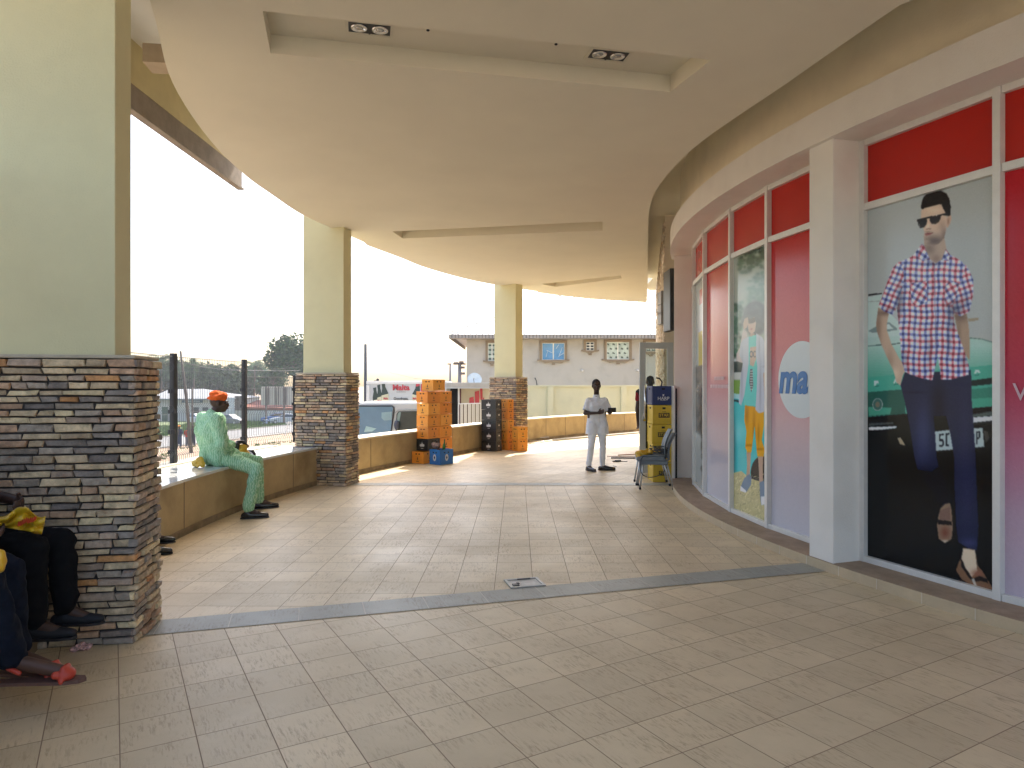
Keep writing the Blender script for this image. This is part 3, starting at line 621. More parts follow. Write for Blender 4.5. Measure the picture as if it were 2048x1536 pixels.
    b.poly([(650, 1145), (726, 1156), (736, 1240), (742, 1290), (706, 1330), (655, 1255), (640, 1205)], (196, 176, 150)); b.soft(745, 1305, 40, 25, (128, 80, 62), .9, m)
    b.poly([(634, 1210), (648, 1225), (668, 1275), (715, 1338), (755, 1322), (808, 1340), (812, 1368), (765, 1352), (722, 1362), (690, 1335), (640, 1262)], (26, 20, 20))
    b.poly([(706, 1342), (722, 1338), (738, 1376), (742, 1410), (730, 1400)], (190, 186, 176), .8)
    # head and arms
    a = A_.org(1720, 360, .27356); SK = (176, 152, 132)
    m = a.poly([(100, 945), (180, 985), (166, 1060), (165, 1110), (200, 1210), (262, 1320), (312, 1385), (285, 1440), (268, 1512), (240, 1490), (215, 1400), (165, 1300), (120, 1200), (90, 1110), (86, 1060)], SK)
    a.soft(100, 1080, 25, 160, (120, 98, 84), .7, m); a.soft(190, 1330, 30, 90, (128, 104, 88), .5, m); a.soft(230, 1420, 30, 40, (206, 186, 164), .6, m); a.soft(150, 985, 60, 20, (96, 76, 68), .7, m)
    m = a.poly([(655, 990), (748, 990), (766, 1100), (773, 1200), (772, 1335), (735, 1265), (690, 1150)], (150, 126, 106)); a.soft(700, 1010, 60, 40, (88, 66, 56), .8, m); a.soft(690, 1120, 18, 90, (104, 84, 70), .6, m)
    m = a.poly([(430, 440), (575, 420), (586, 480), (600, 540), (560, 600), (520, 625), (462, 590), (432, 520)], (160, 140, 124)); a.soft(470, 520, 40, 40, (108, 92, 82), .8, m); a.soft(520, 590, 30, 30, (122, 100, 92), .8, m)
    m = a.poly([(600, 276), (624, 276), (628, 300), (618, 340), (600, 368), (586, 350)], (176, 148, 130)); a.soft(606, 320, 7, 22, (120, 90, 78), .7, m)
    f = a.poly([(409, 228), (480, 212), (555, 192), (575, 235), (592, 262), (594, 330), (590, 385), (577, 440), (540, 480), (500, 498), (462, 490), (438, 466), (427, 434), (432, 400), (424, 372), (408, 330), (405, 262)], (188, 166, 148))
    a.soft(500, 240, 60, 20, (206, 186, 168), .6, f); a.soft(560, 350, 30, 50, (150, 124, 108), .6, f); a.soft(510, 462, 90, 44, (82, 68, 62), .9, f); a.soft(580, 420, 24, 50, (100, 84, 76), .7, f); a.soft(450, 465, 22, 10, (176, 156, 142), .5, f)
    a.poly([(462, 330), (470, 345), (466, 368), (446, 376), (440, 366), (450, 352)], (206, 184, 166)); a.poly([(442, 374), (476, 368), (482, 376), (444, 382)], (118, 92, 80), .8)
    a.poly([(434, 410), (452, 403), (497, 402), (478, 416), (442, 424)], (140, 84, 78)); a.poly([(436, 408), (498, 402), (470, 409), (440, 414)], (92, 52, 50)); a.soft(462, 395, 26, 6, (110, 92, 82), .6, f)
    a.poly([(406, 224), (408, 185), (422, 148), (445, 122), (500, 101), (548, 99), (590, 118), (612, 158), (622, 215), (622, 262), (616, 282), (604, 274), (590, 266), (578, 250), (560, 212), (555, 196), (520, 200), (480, 214), (440, 222), (412, 234)], (24, 19, 19), wob=2)
    a.poly([(378, 305), (600, 258), (612, 262), (612, 282), (560, 276), (546, 284), (470, 298), (378, 322)], (26, 24, 26))
    a.poly([(382, 312), (446, 298), (452, 318), (444, 346), (430, 364), (398, 368), (386, 345)], (30, 28, 28)); a.poly([(392, 340), (402, 362), (398, 362), (388, 338)], (170, 170, 168))
    a.poly([(468, 290), (546, 272), (550, 296), (536, 326), (512, 340), (484, 338), (470, 318)], (34, 30, 30)); a.poly([(515, 278), (520, 270), (524, 274), (518, 284)], (210, 210, 206))
    # shirt
    body = a.mask([(414, 484), (345, 575), (262, 612), (240, 625), (250, 760), (245, 900), (236, 950), (250, 1050), (265, 1200), (278, 1340), (300, 1410), (340, 1432), (420, 1458), (502, 1474), (520, 1390), (540, 1300), (556, 1390), (566, 1468), (640, 1466), (765, 1432), (772, 1375), (735, 1262), (655, 1050), (650, 930), (690, 800), (735, 640), (700, 605), (620, 560), (590, 522), (560, 598), (510, 628), (462, 582), (432, 500)])
    sl = a.mask([(250, 612), (205, 655), (175, 730), (135, 850), (103, 930), (140, 972), (205, 997), (245, 935), (262, 850), (285, 760), (280, 640)])
    sr = a.mask([(735, 635), (765, 680), (792, 740), (795, 830), (780, 920), (766, 975), (705, 1008), (655, 985), (640, 930), (680, 820), (720, 700)])
    plaid(a, body, R(1), 41, 43, 10, 8); plaid(a, sl, R(24), 38, 41); plaid(a, sr, R(-14), 38, 41, 10, 0)
    for q, ang in (([(330, 770), (455, 750), (458, 900), (375, 945), (345, 900)], 33), ([(590, 790), (620, 745), (690, 770), (660, 900), (600, 935), (585, 880)], -33), ([(414, 484), (432, 500), (470, 585), (425, 610), (385, 575), (390, 550)], 30), ([(590, 522), (620, 560), (612, 605), (560, 600)], -35)):
        mk = a.mask(q); plaid(a, mk, R(ang), 44, 44); 
        for i in range(len(q)):
            (x0, y0), (x1, y1) = q[i], q[(i+1) % len(q)]; nx, ny = (y1-y0), -(x1-x0); L = math.hypot(nx, ny) or 1; nx, ny = nx/L*2, ny/L*2
            a.poly([(x0+nx, y0+ny), (x1+nx, y1+ny), (x1-nx, y1-ny), (x0-nx, y0-ny)], (84, 84, 110), .5)
    a.poly([(504, 640), (512, 640), (530, 1290), (522, 1290)], (90, 80, 110), .5)
    sh = body | sl | sr
    for (cx, cy, rx, ry, k) in ((262, 880, 26, 120, .45), (660, 960, 60, 60, .55), (245, 960, 18, 80, .4), (640, 1050, 40, 60, .3), (480, 1260, 22, 120, .25), (620, 1200, 20, 90, .3), (740, 900, 50, 60, .25), (500, 620, 60, 26, .35), (300, 1330, 20, 90, .25), (190, 960, 50, 20, .3), (740, 1330, 40, 50, .3), (430, 1010, 120, 9, .15), (560, 1090, 120, 10, .16)):
        a.soft(cx, cy, rx, ry, (36, 36, 52), k, sh)
    for (cx, cy, rx, ry, k) in ((400, 690, 60, 60, .14), (600, 660, 50, 30, .15), (380, 1160, 40, 120, .14), (220, 740, 24, 80, .14)):
        a.soft(cx, cy, rx, ry, (235, 238, 245), k, sh)
    A_.blur(1); A_.noise(2.2); return A_
def boy_art():
    A_ = Art([(1462.5, 518), (1532, 490), (1536.5, 1052), (1467, 1022)], 170, 520, 1.35); a = A_.org(1380, 480, .3909)
    x, y = a.xy(); a.c[:] = np.array((150, 156, 148.))
    a.put(np.clip((x-200)/90, 0, 1)*.3, (120, 150, 140))
    rn = random.Random(5)
    for k in range(260):
        cx = rn.uniform(235, 400); cy = rn.uniform(40, 420)
        if cx < 290 and 180 < cy < 330: continue
        g = rn.uniform(.5, 1.2); hz = np.clip((cy-60)/260, 0, .75); c = np.array((34, 62, 40))*g*(1-hz)+np.array((112, 146, 134))*hz
        a.soft(cx, cy, rn.uniform(6, 16), rn.uniform(5, 14), c, .85)
    for k in range(90): a.soft(rn.uniform(210, 260), rn.uniform(340, 620), 9, 9, np.array((44, 82, 60))*rn.uniform(.6, 1.3), .8)
    a.poly([(205, 620), (270, 615), (270, 632), (205, 632)], (190, 196, 196)); a.poly([(205, 632), (262, 632), (262, 690), (205, 690)], (34, 46, 44)); a.poly([(205, 688), (262, 685), (262, 722), (205, 722)], (176, 180, 176)); a.poly([(205, 728), (258, 726), (258, 800), (205, 795)], (104, 142, 54))
    a.poly([(375, 570), (400, 575), (400, 690), (375, 690)], (120, 130, 130)); a.poly([(380, 700), (400, 700), (400, 820), (380, 820)], (80, 150, 150))
    m = a.poly([(205, 800), (260, 800), (400, 830), (405, 1260), (330, 1240), (215, 1200)], (58, 172, 176)); a.poly([(205, 792), (258, 800), (256, 826), (205, 818)], (150, 196, 200)); a.poly([(205, 824), (240, 828), (250, 842), (205, 832)], (24, 50, 56)); a.soft(235, 1000, 60, 60, (120, 200, 206), .6, m); a.soft(215, 1100, 14, 200, (26, 60, 60), .7, m)
    xx, yy = a.xy(); w = ((xx-365)/58)**2+((yy-1200)/85)**2; a.put((w < 1)*((xx > 300))*1., (28, 30, 32))
    st = a.mask([(215, 1200), (260, 1190), (300, 1225), (405, 1260), (405, 1460), (215, 1400)]); a.put(st*1., (176, 166, 120))
    for k in range(420):
        cx = rn.uniform(215, 405); cy = rn.uniform(1205, 1450); an = rn.uniform(0, 3.14); dx, dy = 9*math.cos(an), 9*math.sin(an); v = rn.uniform(.6, 1.25)
        a.poly([(cx-dx, cy-dy), (cx+dx, cy+dy), (cx+dx+1.5, cy+dy+2.5), (cx-dx+1.5, cy-dy+2.5)], tuple(min(255, q*v) for q in (188, 178, 134)), .8)
    # legs
    SK = (170, 142, 122)
    a.poly([(285, 1090), (308, 1090), (305, 1160), (302, 1235), (284, 1235), (288, 1160)], SK); a.poly([(343, 1115), (370, 1115), (368, 1180), (370, 1270), (352, 1270), (348, 1190)], SK)
    a.poly([(275, 1225), (300, 1205), (312, 1225), (308, 1262), (286, 1298), (256, 1285), (260, 1262)], (104, 122, 140)); a.poly([(256, 1265), (284, 1290), (286, 1300), (255, 1290)], (214, 214, 214))
    a.poly([(352, 1248), (374, 1240), (380, 1270), (394, 1310), (396, 1358), (362, 1365), (356, 1330)], (104, 122, 140)); a.poly([(360, 1320), (394, 1318), (397, 1356), (362, 1364)], (206, 210, 212))
    m = a.poly([(275, 856), (330, 865), (372, 880), (372, 960), (362, 1035), (378, 1085), (372, 1118), (340, 1116), (335, 1075), (325, 960), (310, 1095), (290, 1096), (278, 1070), (284, 990), (272, 930)], (208, 150, 34))
    for c in ((322, 980, 8, 90), (300, 1060, 30, 6), (350, 1080, 30, 6), (285, 900, 10, 60), (345, 1000, 6, 50)): a.soft(*c, (140, 90, 18), .6, m)
    # raised arm, head
    a.poly([(246, 560), (262, 470), (272, 420), (292, 408), (292, 440), (280, 520), (262, 640), (228, 630), (230, 590)], (178, 168, 166))
    xx, yy = a.xy()
    we = ((xx-322)/60)**2+((yy-412)/84)**2; a.put((we < 1)*1., (84, 88, 92))
    for k in range(260):
        an = rn.uniform(0, 6.28); q = rn.uniform(0, 1)**.6; a.soft(320+58*q*math.cos(an), 415+82*q*math.sin(an), 11, 12, (92, 98, 100) if rn.random() < .6 else (70, 70, 76), .7)
    f = a.poly([(284, 425), (320, 405), (328, 440), (322, 480), (305, 494), (290, 480)], (184, 152, 136)); a.poly([(284, 418), (324, 408), (324, 432), (300, 440), (286, 436)], (82, 70, 66)); a.poly([(296, 466), (314, 462), (306, 472)], (150, 86, 84))
    a.poly([(262, 440), (270, 412), (286, 408), (290, 430), (282, 460), (266, 468)], (176, 148, 130)); a.poly([(298, 492), (318, 488), (322, 510), (300, 512)], (160, 128, 112))
    m = a.poly([(288, 508), (335, 495), (345, 560), (345, 700), (345, 860), (268, 856), (270, 760), (285, 640)], (88, 186, 180))
    a.poly([(298, 560), (330, 556), (330, 620), (316, 660), (298, 650)], (178, 156, 140)); 
    for cx in (305, 323):
        r_ = ((a.xy()[0]-cx)/9)**2+((a.xy()[1]-596)/16)**2; a.put(((r_ < 1) & (r_ > .55))*1., (50, 70, 90))
    a.poly([(300, 672), (312, 672), (316, 760), (306, 790), (296, 740)], (70, 78, 84))
    for k in range(8): a.poly([(300, 680+13*k), (313, 680+13*k), (314, 685+13*k), (300, 685+13*k)], (190, 200, 200))
    m = a.poly([(262, 520), (290, 505), (292, 640), (272, 800), (256, 858), (244, 846), (250, 720), (262, 640), (246, 600), (250, 540)], (170, 178, 190)); a.soft(258, 700, 6, 120, (126, 134, 150), .6, m)
    m = a.poly([(330, 490), (360, 510), (385, 570), (392, 690), (366, 694), (372, 780), (374, 890), (346, 898), (328, 880), (334, 780), (336, 660), (328, 600)], (172, 180, 194))
    for c in ((352, 760, 5, 130), (378, 660, 20, 5), (372, 600, 4, 60), (345, 560, 4, 50)): a.soft(*c, (124, 132, 148), .6, m)
    a.poly([(366, 692), (388, 690), (384, 780), (394, 850), (388, 890), (372, 890), (374, 830)], (172, 144, 126))
    A_.put(np.exp(-((A_.V-.25)/.15)**2)*.22, (176, 190, 190)); A_.blur(1); A_.noise(2); return A_
def side_art():
    A_ = Art([(1392, 572), (1409, 555), (1410, 990), (1394, 968)], 60, 400, 1.3); a = A_.org(1380, 480, .3909); rn = random.Random(9)
    a.c[:] = np.array((158, 164, 164.)); a.put(np.clip((A_.V-.55)*8, 0, 1)*1., (54, 52, 50)); a.put(np.clip((A_.V-.72)*30, 0, 1)*1., (160, 164, 160))
    m = (A_.V > .25) & (A_.V < .5) & (A_.U > .3); a.put(m*1., (180, 164, 60))
    m = (A_.V > .05) & (A_.V < .12) & (A_.U > .4) & (A_.U < .8); a.put(m*1., (170, 80, 76))
    for k in range(260): a.soft(rn.uniform(30, 78), rn.uniform(680, 960), 8, 10, np.array((66, 62, 58))*rn.uniform(.4, 2.2), .7)
    for k in range(40): a.soft(rn.uniform(60, 78), rn.uniform(960, 1220), 5, 14, (70, 72, 70), .8)
    A_.blur(1); return A_
def red_art(kind, quad):
    A_ = Art(quad, 90, 260, 1.1); v = A_.V
    stops = [(0, (176, 26, 26)), (.08, (182, 58, 60)), (.3, (196, 104, 106)), (.5, (200, 142, 148)), (.7, (196, 176, 180)), (.82, (182, 174, 182)), (1, (190, 188, 195))]
    if kind == 'right': stops = [(0, (180, 22, 34)), (.3, (178, 34, 48)), (.5, (180, 62, 84)), (.65, (180, 112, 134)), (.8, (180, 150, 166)), (1, (184, 172, 184))]
    for c in range(3): A_.c[..., c] = np.interp(v, [s[0] for s in stops], [s[1][c] for s in stops])
    A_.noise(1.5); return A_
# ---- window bays
BAYS = [(-66, -58, 'red'), (-58, -50, 'red'), (-48, -42.5, 'red'), (-42.5, -36.5, 'red'), (-36.5, -30.6, 'red'), (-30.6, -24.4, 'right'), (-24.4, -17.35, 'man'), (-15.4, -8.8, 'ma'), (-8.8, -3.1, 'boy'), (-3.1, 4.0, 'text'), (4.0, 10.7, 'side'), (10.7, 15.6, 'red')]
m_red = mat('red_film', (.47, .018, .010), .25, .05, 3, spec=.3); m_white_letter = mat('white_letter', (.75, .70, .72), .4, .02); m_blue_letter = mat('blue_letter', (.002, .14, .42), .35, .03)
LBL = {'man': 'window bay with the poster of a man in a plaid shirt', 'boy': 'window bay with the poster of a child in yellow trousers', 'ma': 'red window bay with the white disc and blue letters'}
for a0, a1, kind in BAYS:
    p0, p1 = A(a0, 9.2), A(a1, 9.2); d = (p1-p0); L = d.length; d.normalize(); nrm = V2(-d.y, d.x)      # nrm points to the walkway
    if nrm.dot(FC-p0) > 0: nrm = -nrm
    ang = math.atan2(d.y, d.x)
    def W3(s, z, off=0.): q = p0+d*s+nrm*off; return Vector((q.x, q.y, z))
    fr = MB(); FW = .055
    def bar(s0, s1, z0, z1, t=.06, off=0): c = W3((s0+s1)/2, (z0+z1)/2, off); fr.box(c, (s1-s0, t, z1-z0), ang)
    bar(-FW/2, FW/2, .09, 3.66, .075); bar(L-FW/2+.001, L+FW/2+.001, .09, 3.66, .071) if kind in ('man', 'red') else None
    bar(FW/2, L-FW/2, .09, .14); bar(FW/2, L-FW/2, 3.055, 3.115); bar(FW/2, L-FW/2, 3.60, 3.655)
    w_ = fr.build('window', m_alu, shop, bevel=.003)
    if kind in LBL: w_['label'] = LBL[kind]
    up = MB(); up.add([W3(FW/2, 3.1, -.012), W3(L-FW/2, 3.1, -.012), W3(L-FW/2, 3.62, -.012), W3(FW/2, 3.62, -.012)], [(0, 1, 2, 3)]); up.build('upper_pane', m_red, w_)
    tl, tr, bl = W3(L-FW/2, 3.07, -.01), W3(FW/2, 3.07, -.01), W3(L-FW/2, .12, -.01)
    if kind == 'man': art = man_art()
    elif kind == 'boy': art = boy_art()
    elif kind == 'side': art = side_art()
    else: art = red_art(kind, [(0, 0), (1, 0), (1, 1), (0, 1)])
    art.mesh('poster' if kind in ('man', 'boy', 'side') else 'printed_pane', tl, tr, bl, w_)
    back = MB(); back.add([W3(0, .09, -.04), W3(L, .09, -.04), W3(L, 3.66, -.04), W3(0, 3.66, -.04)], [(0, 1, 2, 3)]); back.build('backing', m_dark, w_)
    if kind == 'ma':
        # the white disc with the blue letters; it runs behind the pillar
        def toPane(px, py):
            # ray through pixel meets the pane plane
            D = Vector(((px-1024)/F, 1, -(py-HZ)/F)); o_ = W3(0, 0); n3 = Vector((nrm.x, nrm.y, 0)); t = (o_-Vector((0, 0, EYE))).dot(n3)/D.dot(n3); q = Vector((0, 0, EYE))+D*t
            return (q-o_).dot(Vector((d.x, d.y, 0))), q.z
        s1, z1 = toPane(1556, 768); sc, _ = toPane(1600, 768); _, zt = toPane(1592, 683); _, zb = toPane(1592, 836)
        cz = (zt+zb)/2; rad = (zt-zb)/2; cs = s1-rad
        dm = MB(); ring = [W3(cs+rad*math.cos(2*math.pi*k/64), cz+rad*math.sin(2*math.pi*k/64), -.004) for k in range(64)]
        n64 = [q for q in ring if FW/2 <= (Vector((q.x, q.y, 0))-W3(0, 0)).dot(Vector((d.x, d.y, 0)))]
        dm.add(n64, [tuple(range(len(n64)))]); dm.build('white_disc', mat('disc_white', (.60, .66, .68), .3, .02), w_)
        sA, zA = toPane(1562, 779); sB, _ = toPane(1607, 779); _, zh = toPane(1580, 739)
        M = frame4(W3((sA+sB)/2-.005, (zh+zA)/2, 0), (-d.x, -d.y, 0), (nrm.x, nrm.y, 0))
        text('ma', (zh-zA)*2.1, M, m_blue_letter, w_, ext=.001, off=.014, shear=.18, sx=.92)
    if kind == 'text':
        M = frame4(W3(L*.48, 1.60, 0), (-d.x, -d.y, 0), (nrm.x, nrm.y, 0))
        mm = MB(); rn = random.Random(3)
        for row, (zz, s0, s1) in enumerate(((1.66, L*.62, L*.25), (1.56, L*.78, L*.12))):
            s = s0
            while s > s1:
                wq = rn.uniform(.02, .045); mm.box(W3(s, zz, 0), (wq, .002, .045), ang); s -= wq+.018
        tag(mm.build('lettering', mat('faint_letter', (.62, .42, .46), .4), w_))
    if kind == 'right':
        M = frame4(W3(L-.17, 1.53, 0), (-d.x, -d.y, 0), (nrm.x, nrm.y, 0)); text('W', .17, M, mat('faint_letter', (.62, .42, .46), .4), w_, ext=.001)

# ============================================================ wall beyond the entrance
sw = thing('side_wall', 'pale stone-clad wall with cream corner beyond the glass door', 'wall', (3.4, 12.5, 0))
def ray(px, Y): return V2((px-1024)/F*Y, Y)
q0, q1 = ray(1330, 12.9), ray(1313, 22.5)
dd = (q1-q0).normalized(); Lw = (q1-q0).length; nn = V2(dd.y, -dd.x)
mb = MB(); mb.prism([(q0.x, q0.y), (q1.x, q1.y), (q1.x+6, q1.y), (q0.x+6, q0.y)], 0, 4.74); mb.build('wall_body', mat('pale_cream_wall', (.62, .53, .40), .8, .08, 3, .3), sw)
rn = random.Random(8); st = MB(); z = .0
while z < 4.6:
    h = rn.uniform(.05, .1); x = 0
    while x < Lw:
        wd = rn.uniform(.15, .4); stone(st, Vector((q0.x-.01, q0.y, 0)), Vector((dd.x, dd.y, 0)), Vector((-dd.y, dd.x, 0)), x, min(x+wd, Lw), z, z+h, rn, rn.choice([(.6,.5,.38),(.52,.41,.30),(.66,.58,.46),(.58,.48,.34)])); x += wd
    z += h
st.build('stone_cladding', m_stone, sw, vcol=True)
# black panel and meter boxes fixed high on that wall
c = P(1338, 602, 11.6); tag(MB().box((c.x+.01, c.y, c.z), (.10, .5, 1.02)).build('wall_speaker', m_black, bevel=.01), 'tall black box fixed high beside the left white shop pillar', 'speaker')
for k, (py, s) in enumerate(((597, .3), (620, .22), (637, .28))):
    c = P(1325, py, 12.6); tag(MB().box(c, (.12, .3, s*.8)).build('meter_box', mat('meter_grey', (.3, .28, .26), .5), bevel=.01), ('upper', 'middle', 'lower')[k]+' grey box on the pale wall under the canopy beside the black speaker', 'box')
# ============================================================ trees
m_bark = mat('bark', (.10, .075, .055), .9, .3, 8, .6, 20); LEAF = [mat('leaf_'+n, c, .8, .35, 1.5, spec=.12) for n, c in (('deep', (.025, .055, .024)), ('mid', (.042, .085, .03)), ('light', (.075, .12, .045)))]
def tree(x, y, h, cr, label, seed, dens=1.0, group=None, leaf=.22, base=.35):
    rn = random.Random(seed); t = thing('tree', label, 'tree', (x, y, GZ), group=group)
    tr = MB(); top = Vector((x+rn.uniform(-.3, .3), y, GZ+h*.55)); tr.tube([(x, y, GZ-.1), (x+.1, y, GZ+h*.25), top], [h*.035, h*.027, h*.018], 8)
    lobes = []
    for k in range(int(9*dens)+5):
        a = rn.uniform(0, 6.28); e = rn.uniform(-.2, 1); rr = cr*rn.uniform(.35, .85)
        c = Vector((x+rr*math.cos(a)*math.cos(e*.9), y+rr*math.sin(a)*math.cos(e*.9), GZ+h*base+(h*(1-base))*(.25+.62*max(0, e)*rn.uniform(.8, 1.05)))); lobes.append((c, cr*rn.uniform(.24, .42)))
        tr.tube([top-Vector((0, 0, h*.12*rn.random())), (top+c)/2+Vector((0, 0, .1)), c], [h*.012, h*.008, .02], 5, cap=False)
    tr.build('trunk', m_bark, t, smooth=True)
    cw = MB()
    for c, r_ in lobes:
        n = int(170*dens)
        for _ in range(n):
            v = Vector((rn.gauss(0, 1), rn.gauss(0, 1), rn.gauss(0, .8))).normalized()*r_*rn.uniform(.55, 1.12); p = c+v
            s = leaf*rn.uniform(.6, 1.3); q = Quaternion((rn.gauss(0, 1), rn.gauss(0, 1), rn.gauss(0, 1), rn.gauss(0, 1))).normalized(); 
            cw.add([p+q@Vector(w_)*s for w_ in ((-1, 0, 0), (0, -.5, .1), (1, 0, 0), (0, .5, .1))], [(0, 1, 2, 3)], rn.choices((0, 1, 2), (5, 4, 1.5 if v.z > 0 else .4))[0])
    cw.build('crown', LEAF, t); return t
def palm(x, y, h, label, seed, group=None, rad=2.6):
    rn = random.Random(seed); t = thing('palm_tree', label, 'palm tree', (x, y, GZ), group=group)
    MB().tube([(x, y, GZ), (x+.2, y, GZ+h*.5), (x+.1, y, GZ+h)], [.22, .17, .15], 8).build('trunk', m_bark, t, smooth=True)
    cw = MB()
    for k in range(22):
        a = rn.uniform(0, 6.28); up = rn.uniform(-.3, 1.2); pts = []
        for i in range(9):
            s = i/8; pts.append(Vector((x+.1+rad*s*math.cos(a)*math.cos(up*.8), y+rad*s*math.sin(a)*math.cos(up*.8), GZ+h+rad*(math.sin(up)*s-.75*s*s))))
        for i in range(8):
            d = (pts[i+1]-pts[i]); sd_ = d.cross(Vector((0, 0, 1))).normalized()
            for sg in (-1, 1):
                for f in (0, .5):
                    b = pts[i]+d*f; L = rad*.24*(1-.6*abs(i/8-.4)); cw.add([b, b+d*.35, b+sd_*sg*L+Vector((0, 0, -L*.5))+d*.5], [(0, 1, 2)], rn.choice((0, 1)))
    cw.build('crown', LEAF, t); return t
def at(px, Y): return (px-1024)/F*Y
def zt_(py, Y): return EYE-(py-HZ)/F*Y
GT = 'trees and palms behind the white building'
for k, (px, Y, py, rad, lb) in enumerate([(322, 150, 742, 4.2, 'palm rising at the edge of the nearest big stone pillar'), (350, 148, 752, 3.6, 'palm between the first fence post and the leaning pole'), (386, 150, 750, 3.8, 'ragged palm just right of the leaning pole'), (508, 155, 752, 4.2, 'palm just right of the middle fence post')]):
    palm(at(px, Y), Y, zt_(py, Y)-GL, lb, k+1, GT, rad)
for k, (px, Y, py, cr, lb) in enumerate([(336, 165, 752, 6.0, 'low bushy tree behind the palm by the first fence post'), (366, 170, 755, 6.5, 'bushy tree behind the leaning pole'), (400, 160, 752, 6.0, 'round tree behind the white gabled roof'), (424, 168, 751, 6.2, 'round tree above the roof, left of the man in the orange cap'),
        (450, 165, 758, 6.0, 'tree above the orange cap'), (474, 170, 762, 6.5, 'tree between the orange cap and the middle fence post'), (492, 160, 757, 5.5, 'tree right behind the middle fence post'), (524, 165, 758, 6.0, 'bushy tree behind the palm beside the tall board')]):
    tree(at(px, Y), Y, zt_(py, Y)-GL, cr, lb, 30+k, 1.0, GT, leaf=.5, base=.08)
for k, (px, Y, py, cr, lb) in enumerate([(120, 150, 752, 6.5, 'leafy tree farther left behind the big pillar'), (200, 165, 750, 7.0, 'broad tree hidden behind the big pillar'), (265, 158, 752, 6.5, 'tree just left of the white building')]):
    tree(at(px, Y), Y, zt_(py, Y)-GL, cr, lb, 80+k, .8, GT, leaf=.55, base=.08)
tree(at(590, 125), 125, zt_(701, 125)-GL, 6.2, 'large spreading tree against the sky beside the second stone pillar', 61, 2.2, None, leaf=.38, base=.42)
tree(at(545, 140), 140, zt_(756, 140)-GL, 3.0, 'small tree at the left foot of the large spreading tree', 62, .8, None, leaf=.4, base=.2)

# ============================================================ far buildings on the left
m_wwall = mat('white_wall_far', (.42, .40, .37), .85, .1, .5, dirt=.4); m_froof = mat('zinc_roof', (.22, .23, .235), .6, .15, .5, spec=.2); m_win = mat('dark_window', (.04, .045, .05), .2, .2)
BY = 108.
t = thing('white_building', 'long low white building with grey gabled roof beyond the road', 'building', (at(395, BY), BY, GL))
xa, xb = at(305, BY), at(463, BY); z1 = zt_(795, BY)
MB().box(((xa+xb)/2, BY+6, (GL+z1)/2), (xb-xa, 12, z1-GL)).build('wall', m_wwall, t)
r_ = MB(); xl, xr = xa-.4, xb+.5; zp = zt_(778, BY); ze = zt_(797, BY)
r_.add([(xl, BY-.7, ze), (xr, BY-.7, ze), (xr-3.2, BY+6, zp-.75), (at(373, BY), BY+6, zp), (xl, BY+6, zp-.1), (xr, BY+12.7, ze), (xl, BY+12.7, ze)], [(0, 1, 2, 3, 4), (1, 5, 2), (5, 6, 4, 3, 2)])
r_.add([(xl, BY-.7, ze-.25), (xr, BY-.7, ze-.25), (xr, BY-.7, ze), (xl, BY-.7, ze)], [(0, 1, 2, 3)]); r_.build('roof', m_froof, t)
MB().box((at(330, BY), BY-.03, GL+1.1), (.9, .06, 2.2)).build('door', mat('green_door', (.05, .09, .05), .6), t)
for px in (345, 392, 411, 432): MB().box((at(px, BY), BY-.03, zt_(821, BY)), (.9, .06, 1.0)).build('window', m_win, t)
MB().box((at(385, BY), BY-.06, zt_(802.5, BY)), (42/F*BY, .1, .45)).build('sign_board', mat('blue_sign', (.05, .09, .13), .5), t)
MB().box((at(385, BY), BY-.115, zt_(802.5, BY)), (30/F*BY, .01, .12)).build('sign_stripe', mat('sign_pale', (.4, .42, .42), .5), t)
m_cor = mat('pale_corrugated', (.33, .34, .31), .7, .1, 1)
def corr(px0, px1, Y, py, m, lb, cat='fence', pitch=.5, name='corrugated_fence'):
    x0, x1, z0, z1 = at(px0, Y), at(px1, Y), GL, zt_(py, Y)
    mb = MB(); n = max(4, int((x1-x0)/pitch)*2); A0 = [Vector((x0+(x1-x0)*i/n, Y+(.07 if i % 2 else -.07), z0)) for i in range(n+1)]; B0 = [Vector((p.x, p.y, z1)) for p in A0]
    mb.strip(A0, B0); return tag(mb.build(name, m), lb, cat)
corr(464, 596, 106, 821, m_cor, 'pale corrugated fence along the verge behind the cars')
corr(452, 469, 104, 795, mat('white_corrugated', (.48, .50, .50), .6, .06, 1), 'tall white corrugated panel right behind the orange cap', pitch=.6)
corr(470, 492, 109, 792, mat('brown_corrugated', (.12, .10, .08), .7, .15, 1), 'tall brown corrugated panel left of the middle fence post')
t = thing('red_roof_shed', 'low shed with a rusty red roof between the middle fence post and the tall board', 'shed', (at(540, 112), 112, GL))
MB().box((at(540, 114), 114, (GL+zt_(812, 112))/2), (9.5, 4, zt_(812, 112)-GL)).build('wall', mat('shed_wall', (.07, .06, .055), .8), t)
a_, b_ = at(482, 111), at(592, 111); m_ = MB(); m_.add([(a_, 111, zt_(814, 111)), (b_, 111, zt_(816, 111)), (b_, 118, zt_(803, 118)), (a_, 118, zt_(800, 118))], [(0, 1, 2, 3)]).add([(a_, 111, zt_(818, 111)), (b_, 111, zt_(821, 111)), (b_, 111, zt_(816, 111)), (a_, 111, zt_(814, 111))], [(0, 1, 2, 3)]); m_.build('roof', mat('rusty_roof', (.20, .085, .065), .85, .25, 1, spec=.1), t)
LY = 100.
t = thing('large_board', 'tall blank beige board on dark posts beside the second stone pillar', 'billboard', (at(560, LY), LY, GL))
bz0, bz1 = zt_(810, LY), zt_(773, LY)
MB().box((at(562, LY), LY, (bz0+bz1)/2), (78/F*LY, .25, bz1-bz0)).build('panel', mat('board_beige', (.42, .37, .31), .8, .12, .3), t)
